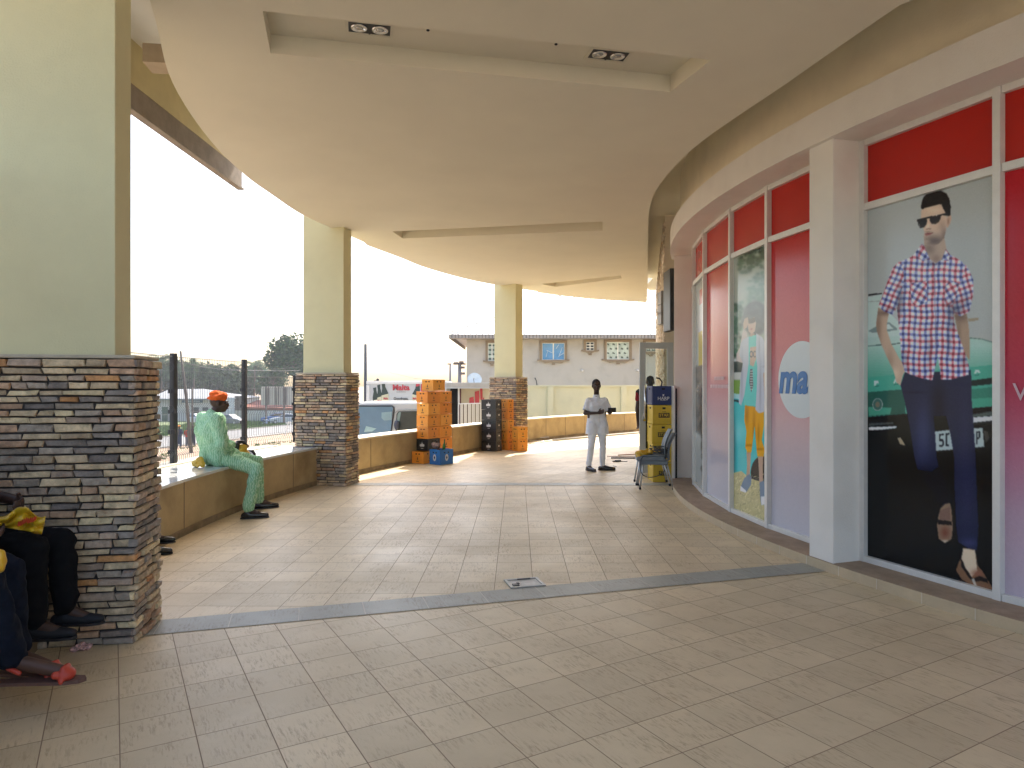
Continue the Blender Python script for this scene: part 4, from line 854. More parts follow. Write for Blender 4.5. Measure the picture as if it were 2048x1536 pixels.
for px in (532, 537, 551, 557, 568, 572):
    big = px in (532, 568); MB().box((at(px, LY-.3), LY-.3, (GL+bz1)/2 if big else (bz0+bz1)/2), (.22 if big else .08, .15, bz1-GL if big else bz1-bz0)).build('post', m_brown, t)
# poles and wires on the left
m_pole = mat('pole_wood', (.10, .085, .07), .9, .2, 5); m_wirek = mat('cable_black', (.03, .03, .03), .6)
def rod(name, pts, r, m, lb, cat, seg=8, grp=None): o = MB().tube(pts, r, seg).build(name, m, smooth=True); return tag(o, lb, cat, grp)
rod('leaning_pole', [Vector((at(383, 58), 58, GL-.2)), P(372, 790, 58), P(361, 702, 58)], [.16, .13, .09], m_pole, 'thin wooden pole leaning left behind the mesh fence', 'pole')
rod('straight_pole', [(at(385, 66), 66, GL-.2), P(384.5, 775, 66)], [.12, .08], m_pole, 'short upright pole just right of the leaning wooden pole', 'pole')
rod('utility_pole', [(at(731, 46), 46, -3.5), P(731, 688, 46)], [.13, .10], mat('pole_dark', (.07, .075, .08), .8), 'tall dark utility pole rising left of the drink truck', 'pole')
rod('overhead_cable', [P(288, 741, 58), P(335, 728, 58), P(364, 724, 58), P(400, 733, 62), P(450, 740, 75), P(560, 742, 90), P(600, 741, 95)], .03, m_wirek, 'sagging black cable passing over the leaning pole', 'cable', 5)
rod('overhead_cable', [P(288, 735, 90), P(420, 737, 90), P(500, 741, 92), P(600, 735, 95)], .02, m_wirek, 'thin upper cable strung level across the mesh fence view', 'cable', 5)
rod('overhead_cable', [P(700, 697, 46), P(731, 712, 46), P(780, 745, 40), P(830, 757, 34), P(905, 762, 34)], .010, mat('cable_grey', (.2, .2, .2), .6), 'faint cable running down from the dark utility pole to the truck', 'cable', 5)
t = thing('power_pole', 'concrete power pole with crossarm and insulators above the truck', 'pole', (at(919, 60), 60, GZ))
MB().tube([(at(919, 60), 60, GZ), P(919.5, 725, 60)], [.22, .15], 8).build('pole', mat('pole_concrete', (.2, .19, .19), .9), t, smooth=True)
MB().box(P(919, 728, 60), (1.1, .12, .14)).build('crossarm', m_brown, t)
for q in ((912, 726.5), (923, 724.5), (925, 735), (925.5, 747)): MB().box(P(q[0], q[1], 59.8), (.4, .3, .2)).build('insulator', m_brown, t)
t = thing('power_pole', 'thinner lamp-like power pole left of the crossarm pole', 'pole', (at(900, 62), 62, GZ))
MB().tube([(at(900, 62), 62, GZ), P(900.5, 728, 62)], [.14, .09], 6).build('pole', mat('pole_concrete', (.3, .29, .28), .9), t, smooth=True)
MB().box(P(898.5, 728, 62), (.35, .12, .12)).build('bracket', m_brown, t)
rod('overhead_cable', [P(901, 728, 62), P(911, 727, 60)], .02, m_wirek, 'short cable between the two power poles above the truck', 'cable', 5)

# ============================================================ vehicles across the road
m_glass = mat('car_glass', (.03, .04, .045), .08, .1, spec=.8); m_tyre = mat('tyre_rubber', (.02, .02, .02), .85); m_rim = mat('wheel_rim', (.4, .4, .42), .35, metal=.7)
def car(x, y, rz, col, label, L=4.2, hatch=False):
    t = thing('parked_car', label, 'car', (x, y, GL), rz, 'cars parked beyond the road'); pm = mat('car_paint_%02d%02d%02d' % tuple(int(c*99) for c in col), col, .25, .04, 3, coat=.6)
    prof = [(-L/2, .35), (-L/2+.02, .75), (-L/2+.25, .92), (-L/2+.9, .96), (L/2-1.1, .95), (L/2-.2, .80), (L/2, .6), (L/2-.02, .3), (L/2-.35, .22), (-L/2+.3, .22)]
    if hatch: prof[2] = (-L/2+.06, 1.0)
    gh = [(-L/2+(.15 if hatch else .75), .95), (-L/2+(.45 if hatch else 1.2), 1.42), (L/2-2.0, 1.45), (L/2-1.15, .95)]
    b = MB(); n = len(prof)
    for (pr, w0, w1) in ((prof, .86, .80),):
        vs = []
        for yy, sc in ((-w0, 1), (-w0+.06, 1.0), (w0-.06, 1.0), (w0, 1)):
            ins = .03 if abs(yy) == w0 else 0
            vs += [(px*(1-ins/2), yy, pz if pz < .5 else pz-ins) for px, pz in pr]
        fs = [(k*n+i, (k+1)*n+i, (k+1)*n+(i+1) % n, k*n+(i+1) % n) for k in range(3) for i in range(n)]+[tuple(range(n)), tuple(range(3*n, 4*n))[::-1]]
        b.add(vs, fs)
    g4 = len(gh); b.add([(px, s*(.74 if pz < 1.2 else .60), pz) for s in (-1, 1) for px, pz in gh], [(0, 4, 5, 1), (1, 5, 6, 2), (2, 6, 7, 3), (0, 1, 2, 3), (7, 6, 5, 4)])
    b.build('body', pm, t, world=False, bevel=.02)
    g_ = MB()
    def inset(q, k=.84): c = sum(q, Vector())/len(q); nn_ = (q[1]-q[0]).cross(q[2]-q[0]).normalized(); 
    for s in (-1, 1):
        q = [Vector((gh[0][0]+.12, s*.735, 1.0)), Vector((gh[1][0]+.08, s*.63, 1.36)), Vector((gh[2][0]-.05, s*.63, 1.38)), Vector((gh[3][0]-.15, s*.735, 1.0))]
        g_.add([v+Vector((0, s*.016, 0)) for v in q], [(0, 1, 2, 3)])
    for (a_, c_) in ((gh[0], gh[1]), (gh[3], gh[2])):
        s = -1 if a_ is gh[0] else 1; g_.add([(a_[0]+(c_[0]-a_[0])*f+s*.02, yy*(1 if f < .5 else .86), a_[1]+(c_[1]-a_[1])*f+.01) for f, yy in ((.1, -.66), (.1, .66), (.9, .64), (.9, -.64))], [(0, 1, 2, 3)])
    g_.build('windows', m_glass, t, world=False)
    for sx in (-1, 1):
        for sy in (-1, 1):
            wq = MB(); M = Matrix.Rotation(R(90), 3, 'X'); c = Vector((sx*(L/2-.8), sy*.76, .31))
            wq.v, wq.f = [], []; seg = 18
            for yy in (-.1, .1): 
                for k in range(seg): a = 2*math.pi*k/seg; wq.v.append((c.x+.31*math.cos(a), c.y+yy, c.z+.31*math.sin(a))); 
            wq.f = [[k, (k+1) % seg, seg+(k+1) % seg, seg+k] for k in range(seg)]+[list(range(seg)), list(range(seg, 2*seg))[::-1]]; wq.m = [0]*len(wq.f); wq.c = [(1, 1, 1)]*len(wq.v)
            wo = wq.build('wheel', m_tyre, t, world=False); rm = MB(); rm.v = [(c.x+.19*math.cos(2*math.pi*k/12), c.y+sy*.104, c.z+.19*math.sin(2*math.pi*k/12)) for k in range(12)]; rm.f = [list(range(12))]; rm.m = [0]; rm.c = [(1, 1, 1)]*12; rm.build('rim', m_rim, wo, world=False)
    for s in (-1, 1):
        MB().box((L/2-.08, s*.62, .66), (.12, .3, .13)).build('headlight', mat('lamp_clear', (.6, .6, .6), .2), t, world=False); MB().box((-L/2+.02, s*.66, .80), (.06, .25, .13)).build('tail_light', mat('lamp_red', (.4, .02, .02), .3), t, world=False)
    return t
car(at(397, 101), 101, R(-35), (.45, .46, .48), 'silver hatchback left of the man in green, beyond the fence', 3.9, True)
car(at(462, 99), 99, R(-20), (.16, .17, .19), 'dark grey saloon car just right of the man in green', 4.3)
car(at(550, 104), 104, R(190), (.05, .12, .32), 'small blue car parked under the tall beige board', 3.9, True)
car(at(570, 101), 101, R(200), (.40, .43, .46), 'silver saloon car closest to the second stone pillar', 4.3)
t = thing('parked_motorbike', 'motorbike standing on the grass right of the middle fence post', 'motorbike', (at(533, 96), 96, GL), R(15))
for sx in (-.6, .6):
    q = MB(); q.tube([(sx+.3*math.cos(a*math.pi/8), 0, .31+.3*math.sin(a*math.pi/8)) for a in range(17)], .045, 6, cap=False); q.build('wheel', m_tyre, t, world=False)
MB().tube([(-.6, 0, .31), (-.1, 0, .45), (.4, 0, .8), (.6, 0, .31)], .04, 6).ell((0, 0, .72), (.28, .13, .13)).ell((.0, 0, .42), (.2, .13, .17)).build('frame', mat('bike_blue', (.25, .3, .4), .3, coat=.4), t, world=False, smooth=True)
MB().ell((-.4, 0, .78), (.32, .13, .07)).build('saddle', m_black, t, world=False, smooth=True); MB().tube([(.35, -.33, .98), (.42, 0, 1.0), (.35, .33, .98)], .02, 6).build('handlebar', m_black, t, world=False)
t = thing('road_barrier', 'white A-frame stand at the road edge left of the second stone pillar', 'barrier', (at(578, 78), 78, GL))
for dx in (-.14, .2): MB().tube([P(578+dx*8, 843, 78), (at(577, 78)+dx*2.6, 78, GL)], .05, 6).build('leg', m_alu, t)
MB().box(P(578, 846, 78), (.75, .05, .12)).box(P(578, 857, 78), (.9, .05, .06)).build('crossbar', m_alu, t)

# ============================================================ mesh fence on the low wall
t = thing('mesh_fence', 'black-posted wire mesh fence standing on the low wall behind the man in green', 'fence', (-4.2, 9, .6))
FP = [((-3.95, 6.2), 1.95), ((-4.19, 8.54), 1.95), ((-4.14, 10.67), 1.95), ((-3.69, 11.75), 1.72)]
def fence_panel(a, b, z1, z0=.62):
    a = Vector((a[0], a[1], 0)); b = Vector((b[0], b[1], 0)); d = b-a; L = d.length; d.normalize(); nn_ = Vector((d.y, -d.x, 0)); m = MB()
    folds = [z0+.12, z0+(z1-z0)*.5, z1-.13]
    def off(z): return sum(max(0, 1-abs(z-f)/.05) for f in folds)*.035
    zs = sorted([z0, z1]+[f+q for f in folds for q in (-.05, 0, .05)]); n = int(L/.05); r_ = .003
    for i in range(n+1):
        p = a+d*(L*i/n); m.tube([p+nn_*off(z)+Vector((0, 0, z)) for z in zs], r_, 4, cap=False)
    for z in [z0+.02, z1-.01]+[f+q for f in folds for q in (-.05, .05)]: m.tube([a+nn_*off(z)+Vector((0, 0, z)), b+nn_*off(z)+Vector((0, 0, z))], r_*.5, 4, cap=False)
    m.tube([a+Vector((0, 0, z1)), b+Vector((0, 0, z1))], .004, 5)
    return m.build('mesh_panel', m_wire, t)
for i in range(3):
    a, b = FP[i][0], FP[i+1][0]; fence_panel(a, b, 1.93 if i < 2 else 1.70)
for (q, z) in FP:
    p_ = MB().box((q[0], q[1], (.6+z+.02)/2), (.065, .065, z+.02-.6), R(-10)); o_ = p_.build('post', m_black, t, bevel=.004)
    for zz in (.75, 1.0, 1.25, 1.5): MB().box((q[0], q[1]-.04, zz), (.085, .03, .05)).build('clamp', m_black, o_)

# ============================================================ drinks truck
TY = 20.0
m_twhite = mat('truck_white', (.52, .52, .50), .4, .05, 1, coat=.3, dirt=.15); m_twind = mat('truck_windscreen', (.10, .20, .28), .12, .15, 2, spec=.8)
t = thing('drinks_truck', 'white delivery truck with printed bottle pictures on its box, parked beyond the parapet', 'truck', (at(800, 21), 21, GZ))
x0, x1 = at(733, 23), at(893, 23); ztop = 1.59+6/F*23
# cargo box side facing the walkway, printed part
b = MB(); b.box(((x0+x1)/2, 24.1, (ztop-.75)/2), (x1-x0, 2.2, ztop+.75)); b.build('cargo_box', m_twhite, t, bevel=.02)
yb = 22.99
MB().box((x0+.05, yb, .45), (.10, .03, 2.2)).box(((x0+x1)/2, yb, ztop-.05), (x1-x0, .03, .09)).build('box_trim', m_alu, t)
def TP(px, py, Y=yb-.006): return P(px, py, Y)
def flat(name, pts, m, off=.0, Y=yb-.006, parent=None):
    q = MB(); q.add([P(x_, y_, Y-off) for x_, y_ in pts], [tuple(range(len(pts)))]); return q.build(name, m, parent or t)
def c3(x_, y_): return (720+x_*.09114, 740+y_*.09114)
m_bot = mat('print_bottle', (.025, .045, .035), .35); m_lab = mat('print_label', (.62, .58, .38), .5); m_redp = mat('print_red', (.5, .05, .06), .5); m_bl = mat('print_black', (.03, .03, .03), .5)
bots = [[(285,395),(355,378),(360,450),(385,560),(380,720),(285,720),(278,600),(300,470)], [(375,335),(440,318),(448,410),(478,520),(478,720),(375,720),(372,580),(392,440)], [(472,275),(545,262),(556,370),(618,500),(632,720),(478,720),(470,540),(486,400)]]
for q in bots: flat('printed_bottle', [c3(*p) for p in q], m_bot, .002*bots.index(q))
for q in ([(300,665),(380,645),(380,720),(300,720)], [(378,610),(468,580),(475,720),(378,720)], [(470,560),(622,520),(634,720),(480,720)]): flat('printed_label', [c3(*p) for p in q], m_lab, .008)
flat('printed_bottle', [c3(*p) for p in [(1235,250),(1308,250),(1312,380),(1320,470),(1260,720),(1140,720),(1150,520),(1215,400)]], m_bot, .0)
flat('printed_bottle', [c3(*p) for p in [(1338,300),(1415,308),(1412,470),(1330,470)]], m_redp, .0); flat('printed_bottle', [c3(*p) for p in [(1432,365),(1500,360),(1500,470),(1428,470)]], m_redp, .0)
flat('printed_label', [c3(*p) for p in [(1232,290),(1308,280),(1308,345),(1228,365)]], m_redp, .004); flat('printed_label', [c3(*p) for p in [(1145,530),(1262,560),(1262,720),(1140,720)]], m_lab, .004)
def ttext(body, px, py, hpx, m, off=.02, sx=1, Y=yb-.012):
    c = P(px, py, Y); return text(body, hpx/F*Y*1.4, frame4(c, (1, 0, 0), (0, -1, 0)), m, t, off=off, sx=sx, ext=.002)
ttext('Malta', 802, 775.5, 11, m_redp, .010, 1.02); ttext('GUINNESS', 802, 784, 3.2, mat('print_grey', (.25, .25, .25), .5), .0, .9)
ttext('Goodness,', 802, 797.3, 5.0, m_bl, .003, .98); ttext('Energy', 801, 804.5, 5.0, m_bl, .003, .98)
for lx, ly in ((563, 625), (430, 680), (1205, 625)): ttext('Malta', *c3(lx, ly), 4.2, m_redp, .004, .7, yb-.022)
MB().ell(P(755.5, 760, 23.3), (.05, .05, .06)).box(P(753, 762, 23.3), (.16, .1, .04)).build('marker_lamp', m_black, t)
# canopy / open bay behind the printed side
xr = at(985, 23)
MB().box(((x1+xr)/2, 22.98, 1.59-3.5/F*23), (xr-x1, .12, .17)).build('bay_header', mat('bay_header_grey', (.42, .39, .34), .6), t)
MB().box(((x1+xr)/2, 23.0, 1.59-12.5/F*23+.075), (xr-x1, .2, .03)).build('header_edge', m_twhite, t)
MB().box(((x1+xr)/2, 24.1, 1.62), (xr-x1, 2.3, .04)).build('bay_roof', m_twhite, t)
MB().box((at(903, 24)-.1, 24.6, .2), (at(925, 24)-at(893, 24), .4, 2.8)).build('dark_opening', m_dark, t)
MB().box((at(917.5, 23.2), 23.2, .2), (.05, .06, 2.7)).build('door_post', m_alu, t); MB().box((at(921, 23.3), 23.3, .2), (.045, .06, 2.7)).build('door_post', mat('dark_red_post', (.10, .03, .025), .6), t)
MB().box((at(955, 23.6), 23.6, .3), (at(990, 23.6)-at(922, 23.6), .06, 2.5)).build('tarpaulin_panel', mat('tarp_cream', (.56, .50, .36), .6, .06, 2), t)
def c4(x_, y_): return (880+x_*.10417, 700+y_*.10417)
for q in ([(565,915),(645,895),(660,1040),(560,1040)], [(668,800),(752,780),(756,1040),(672,1040)], [(768,690),(815,690),(818,960),(775,960)], [(825,915),(848,912),(848,950),(825,950)]): flat('printed_bottle', [c4(*p) for p in q], m_redp, 0, 23.55)
# cab
cx0, cx1 = at(700, TY), at(848, TY); cz1 = 1.59-38/F*TY
def cabpt(px, py, Y): return P(px, py, Y)
cab = MB(); yf, yk = 19.6, 21.6
# profile of the cab across (x, z) with the windscreen facing the walkway
prof = [(cx0, -1.0), (cx1+.25, -1.0), (cx1+.25, cz1-.20), (cx1+.12, cz1-.05), (cx1-.1, cz1+.02), (cx0+.3, cz1+.02), (cx0+.05, cz1-.03), (cx0-.02, cz1-.15)]
M_ = Matrix.Translation((0, yf+.2, 0)); cab.xprism(prof, M_, 2.0); cab.build('cab', m_twhite, t, bevel=.05)
ws = MB(); ws.add([P(705, 812, yf+.17), P(786, 813, yf+.17), P(781, 868, yf+.17), P(705, 875, yf+.17)], [(0, 1, 2, 3)]); ws.build('windscreen', m_twind, t)
sfm = MB(); e = [P(705, 812, yf+.175), P(784, 812, yf+.175), P(788, 815, yf+.175), P(788, 822, yf+.175), P(781, 872, yf+.175)]; sfm.tube(e, .02, 6); sfm.build('windscreen_seal', m_black, t)
ws = MB(); ws.add([P(793, 828, yf+.168), P(797, 823, yf+.168), P(836, 822, yf+.168), P(836, 862, yf+.168), P(791, 862, yf+.168)], [(0, 1, 2, 3, 4)]); ws.build('side_window', mat('truck_side_glass', (.03, .04, .035), .12, .2), t)
MB().add([P(795, 829, yf+.164), P(798, 824, yf+.164), P(802, 824, yf+.164), P(799, 842, yf+.164), P(793.5, 843, yf+.164)], [(0, 1, 2, 3, 4)]).build('quarter_glass', mat('quarter_pane', (.22, .3, .27), .2), t)
MB().tube([P(790, 826, yf+.16), P(796, 820.5, yf+.16), P(838, 819.5, yf+.16)], .012, 6).build('door_seam', mat('seam_grey', (.3, .3, .27), .6), t)
MB().ell(P(793, 850, yf), (.075, .06, .14)).build('wing_mirror', mat('mirror_dark', (.04, .045, .07), .4), t, smooth=True)
MB().add([P(728, 864, yf+.15), P(732, 852, yf+.15), P(753, 857, yf+.15), P(744, 863, yf+.15)], [(0, 1, 2, 3)]).build('dashboard_paper', mat('paper_teal', (.35, .5, .48), .5), t)
MB().add([P(763, 825, yf+.15), P(784, 823, yf+.15), P(783, 840, yf+.15), P(768, 841, yf+.15), P(763, 836, yf+.15)], [(0, 1, 2, 3, 4)]).build('painted_reflection', mat('screen_reflection_paint', (.24, .36, .38), .3), t)  # windscreen reflection put in as a pale coloured patch
for px in (720, 830):
    q = MB(); c = Vector((at(px, TY), TY, GZ+.42)); q.tube([(c.x-.12, c.y-.3, c.z), (c.x-.12, c.y, c.z)], .42, 20); q.build('wheel', m_tyre, t)
for px in (900, 960):
    q = MB(); c = Vector((at(px, 23.4), 23.4, GZ+.45)); q.tube([(c.x, c.y-.3, c.z), (c.x, c.y, c.z)], .45, 20); q.build('wheel', m_tyre, t)
MB().box((at(860, 23.6), 23.6, -.95), (6, .9, .25)).build('chassis', m_black, t)
# steel railing in front of the open bay
t = thing('steel_railing', 'pale steel railing standing just beyond the parapet, left of the black crates', 'railing', (at(940, 21), 21, GZ))
MB().tube([P(918, 808, 21), P(962, 806.5, 21)], .018, 6).build('top_rail', m_alu, t)
for k in range(17):
    px = 919+k*2.65; MB().box((at(px, 21), 21, (GZ+1.59-40/F*21)/2), (.018 if k > 8 else .026, .02, 1.59-40/F*21-GZ)).build('bar', m_alu if k % 3 else m_brown, t)

# ============================================================ perimeter wall and house on the right
PW = 28.0
m_pw = mat('perimeter_cream', (.58, .56, .38), .8, .05, 1, .2, 40, dirt=.12)
t = thing('perimeter_wall', 'tall cream boundary wall with shallow piers behind the parapet', 'wall', (at(1180, PW), PW, GZ))
pz = 1.59-5.5/F*PW
MB().box((at(1190, PW), PW+.1, (GZ+pz)/2), (at(1400, PW)-at(975, PW), .2, pz-GZ)).build('wall_body', m_pw, t)
MB().box((at(1190, PW), PW+.08, pz+.03), (at(1400, PW)-at(975, PW)+.1, .3, .06)).build('coping', m_pw, t)
for px in (1010, 1101, 1247, 1340):
    MB().box((at(px, PW), PW-.035, (GZ+pz)/2), (11/F*PW, .16, pz-GZ-.01)).build('pier', m_pw, t)
HY = 34.0
m_house = mat('house_render', (.46, .415, .355), .85, .05, .6, .2, 30, dirt=.25); m_surr = mat('window_surround', (.26, .19, .12), .8, .1, 5); m_wf = mat('window_white', (.72, .7, .62), .5)
t = thing('two_storey_house', 'pinkish two-storey house with pale metal roof and ornate window surrounds', 'house', (at(1150, HY), HY, GZ))
hx0, hx1 = at(933, HY), at(1600, HY); ez = 1.59+92/F*HY
MB().box(((hx0+hx1)/2, HY+5, (GZ+ez)/2), (hx1-hx0, 10, ez-GZ)).build('wall', m_house, t)
ov = .75; ex0, ex1, ey0, ey1 = hx0-ov, hx1+ov, HY-ov, HY+10+ov; ez0 = 1.59+99/F*(HY-ov)
rz_ = ez0+2.54; r_ = MB(); r_.add([(ex0, ey0, ez0), (ex1, ey0, ez0), (ex1, ey1, ez0), (ex0, ey1, ez0), (ex0+5.8, HY+5, rz_), (ex1-5.8, HY+5, rz_)], [(0, 1, 5, 4), (1, 2, 5), (2, 3, 4, 5), (3, 0, 4)])
ro = r_.build('roof', mat('metal_roof', (.62, .62, .62), .45, .04, 1, metal=.1), t)
rr = MB(); n = 60
for k in range(n):
    x = ex0+.4+(ex1-ex0-.8)*k/(n-1); top = min(1, (x-ex0)/5.8); y1_ = ey0+(HY+5-ey0)*top; rr.tube([(x, ey0, ez0+.02), (x, y1_, ez0+(rz_-ez0)*top+.02)], .022, 4, cap=False)
rr.build('roof_ribs', mat('metal_roof', (.62, .62, .62)), ro)
hp = MB(); a = Vector((ex0, ey0, ez0+.05)); b_ = Vector((ex0+5.8, HY+5, rz_+.05)); None
for k in range(26): c = a.lerp(b_, (k+.5)/26); hp.box(c+Vector((0, 0, .05)), (.16, .16, .05))
hp.build('ridge_cap', mat('ridge_grey', (.36, .35, .34), .6), ro)
MB().box(((ex0+ex1)/2, ey0-.03, ez0-.09), (ex1-ex0, .06, .2)).box((ex0-.03, (ey0+ey1)/2, ez0-.09), (.06, ey1-ey0, .2)).build('fascia', mat('fascia_brown', (.33, .29, .25), .7), t)
fl_ = MB()
for k in range(110): fl_.box((ex0+.1+(ex1-ex0-.2)*k/109, ey0-.065, ez0-.09), (.04, .012, .17))
fl_.build('fascia_scallops', mat('fascia_dark', (.13, .11, .10), .7), t)
MB().box(((ex0+ex1)/2, (ey0+HY)/2, ez0-.17), (ex1-ex0-.1, ov-.1, .02)).build('eaves_soffit', mat('soffit_brown', (.3, .26, .22), .8), t)
m_blue = mat('window_blue_glass', (.12, .30, .52), .1, .2, 3, spec=.7); m_grn = mat('window_louvre_glass', (.42, .50, .44), .15, .35, 3, spec=.7)
def hwin(px0, px1, py0, py1, m, ncol=2, nrow=1, small=False):
    a_ = P(px0, py1, HY); b_ = P(px1, py0, HY); cx, cz = (a_.x+b_.x)/2, (a_.z+b_.z)/2; w_, h_ = b_.x-a_.x, b_.z-a_.z; s = .12
    W_ = MB(); W_.box((cx, HY-.05, cz+h_/2+s/2), (w_+2*s, .10, s)).box((cx-w_/2-s/2, HY-.05, cz-.02), (s, .098, h_+.04)).box((cx+w_/2+s/2, HY-.05, cz-.02), (s, .098, h_+.04))
    sill = [(-w_/2-s-.12, .05), (-w_/2-s-.12, -.02), (-w_/2, -.06), (-w_/2+.15, -.14), (0, -.08), (w_/2-.15, -.14), (w_/2, -.06), (w_/2+s+.12, -.02), (w_/2+s+.12, .05), (w_/2, .02), (-w_/2, .02)]
    W_.xprism(sill, Matrix.Translation((cx, HY-.14, cz-h_/2-.02)), .13); W_.box((cx, HY-.09, cz-h_/2-.2), (.16, .1, .07))
    wo = W_.build('window', m_surr, t)
    f = MB(); fw = .05
    for k in range(ncol+1): f.box((cx-w_/2+w_*k/ncol, HY-.02, cz), (fw, .035, h_+fw))
    for k in range(nrow+1): f.box((cx, HY-.021, cz-h_/2+h_*k/nrow), (w_+fw, .03, fw))
    f.build('frame', m_wf, wo)
    g_ = MB(); g_.add([(cx-w_/2, HY-.008, cz-h_/2), (cx+w_/2, HY-.008, cz-h_/2), (cx+w_/2, HY-.008, cz+h_/2), (cx-w_/2, HY-.008, cz+h_/2)], [(0, 1, 2, 3)]); g_.build('pane', m, wo)
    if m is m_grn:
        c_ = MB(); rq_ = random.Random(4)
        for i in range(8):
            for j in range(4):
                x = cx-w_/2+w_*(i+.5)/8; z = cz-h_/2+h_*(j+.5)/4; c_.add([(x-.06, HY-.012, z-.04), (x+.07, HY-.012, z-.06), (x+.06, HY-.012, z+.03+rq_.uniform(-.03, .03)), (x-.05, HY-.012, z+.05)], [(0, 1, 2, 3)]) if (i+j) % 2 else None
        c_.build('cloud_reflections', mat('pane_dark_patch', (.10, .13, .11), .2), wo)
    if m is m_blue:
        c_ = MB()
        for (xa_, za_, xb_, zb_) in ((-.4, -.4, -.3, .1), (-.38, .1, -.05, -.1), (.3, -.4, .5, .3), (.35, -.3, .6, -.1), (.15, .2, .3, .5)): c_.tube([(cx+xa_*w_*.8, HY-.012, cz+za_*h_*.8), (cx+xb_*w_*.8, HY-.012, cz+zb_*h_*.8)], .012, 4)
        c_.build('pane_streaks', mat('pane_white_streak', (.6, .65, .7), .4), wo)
hwin(976, 992, 686, 722, m_grn); hwin(1084, 1129, 686, 720, m_blue); hwin(1172, 1188, 684, 701, m_win, 2, 3); hwin(1213, 1258, 684, 719, m_grn); hwin(1291, 1312, 684, 703, m_grn, 2, 1)
for px, py in ((1164, 741), (1275, 741)): tag(MB().ell(P(px, py, HY-.06), (.07, .08, .07)).build('wall_light', mat('pale_fitting', (.6, .58, .55), .5), smooth=True), ('round wall light on the house between the small and large windows' if px < 1200 else 'round wall light on the house beside the open glass door'), 'wall light')
rod('wall_cable', [P(1074, 773, HY-.1), P(1073, 762, HY-.1), P(1070, 756, HY-.05)], .02, m_wirek, 'short bent cable sticking up from the cream boundary wall', 'cable', 6)
t = thing('satellite_dish', 'pale satellite dish above the truck roof beside the house corner', 'satellite dish', tuple(P(949, 760, 29)))
d_ = MB(); d_.lathe((0, 0, 0), [(0.001, 0), (.15, .01), (.27, .045), (.3, .06), (.3, .07), (.26, .055), (.001, .02)], 24)
dd_ = d_.build('dish', mat('dish_pale', (.55, .62, .66), .5), t, world=False, smooth=True); dd_.rotation_euler = (R(68), 0, R(10)); dd_.location = (0, 0, 0)
MB().tube([(0, -.05, -.2), (-.02, -.3, .02), (0, -.32, .08)], .012, 6).tube([(0, .02, 0), (0, .1, -.9)], .02, 6).build('mount_arm', m_brown, t, world=False)
# ============================================================ crates
def plastic(name, c): return mat(name, c, .42, .10, 5, .08, 60, dirt=.35)
m_or = [plastic('orange_plastic_a', (.80, .31, .035)), plastic('orange_plastic_b', (.84, .37, .05)), plastic('orange_plastic_c', (.76, .27, .03))]
m_blk = mat('black_plastic', (.018, .019, .021), .35, .3, 5, .1, 60); m_blu = plastic('blue_plastic', (.02, .16, .48)); m_navy = plastic('navy_plastic', (.018, .035, .13)); m_ylw = plastic('yellow_plastic', (.62, .42, .025))
m_mark = mat('print_dark', (.05, .03, .015), .6); m_markw = mat('print_white', (.62, .63, .62), .5); m_btl = mat('bottle_brown', (.05, .02, .008), .12); m_btg = mat('bottle_green', (.03, .16, .03), .12)
def quadset(mb, face, a, b, pts, z, x, k=1.0, off=.0042):
    'polygon drawn on a crate face: face 0 = local -y, 1 = local -x'
    P_ = []
    for (u_, v_) in pts:
        P_.append(Vector((x+u_*k, -b/2-off, z+v_*k)) if face == 0 else Vector((-a/2-off, -(x+u_*k), z+v_*k)))
    mb.add(P_, [tuple(range(len(P_)))])
BOTTLE = [(-.011, -.03), (.011, -.03), (.011, .0), (.004, .016), (.004, .032), (-.004, .032), (-.004, .016), (-.011, .0)]
CROWN = [(-.06, .0), (-.05, .035), (-.03, .02), (-.016, .045), (-.006, .03), (-.004, .075), (.004, .075), (.006, .03), (.016, .05), (.03, .022), (.05, .035), (.06, .0), (.05, -.022), (-.05, -.022)]
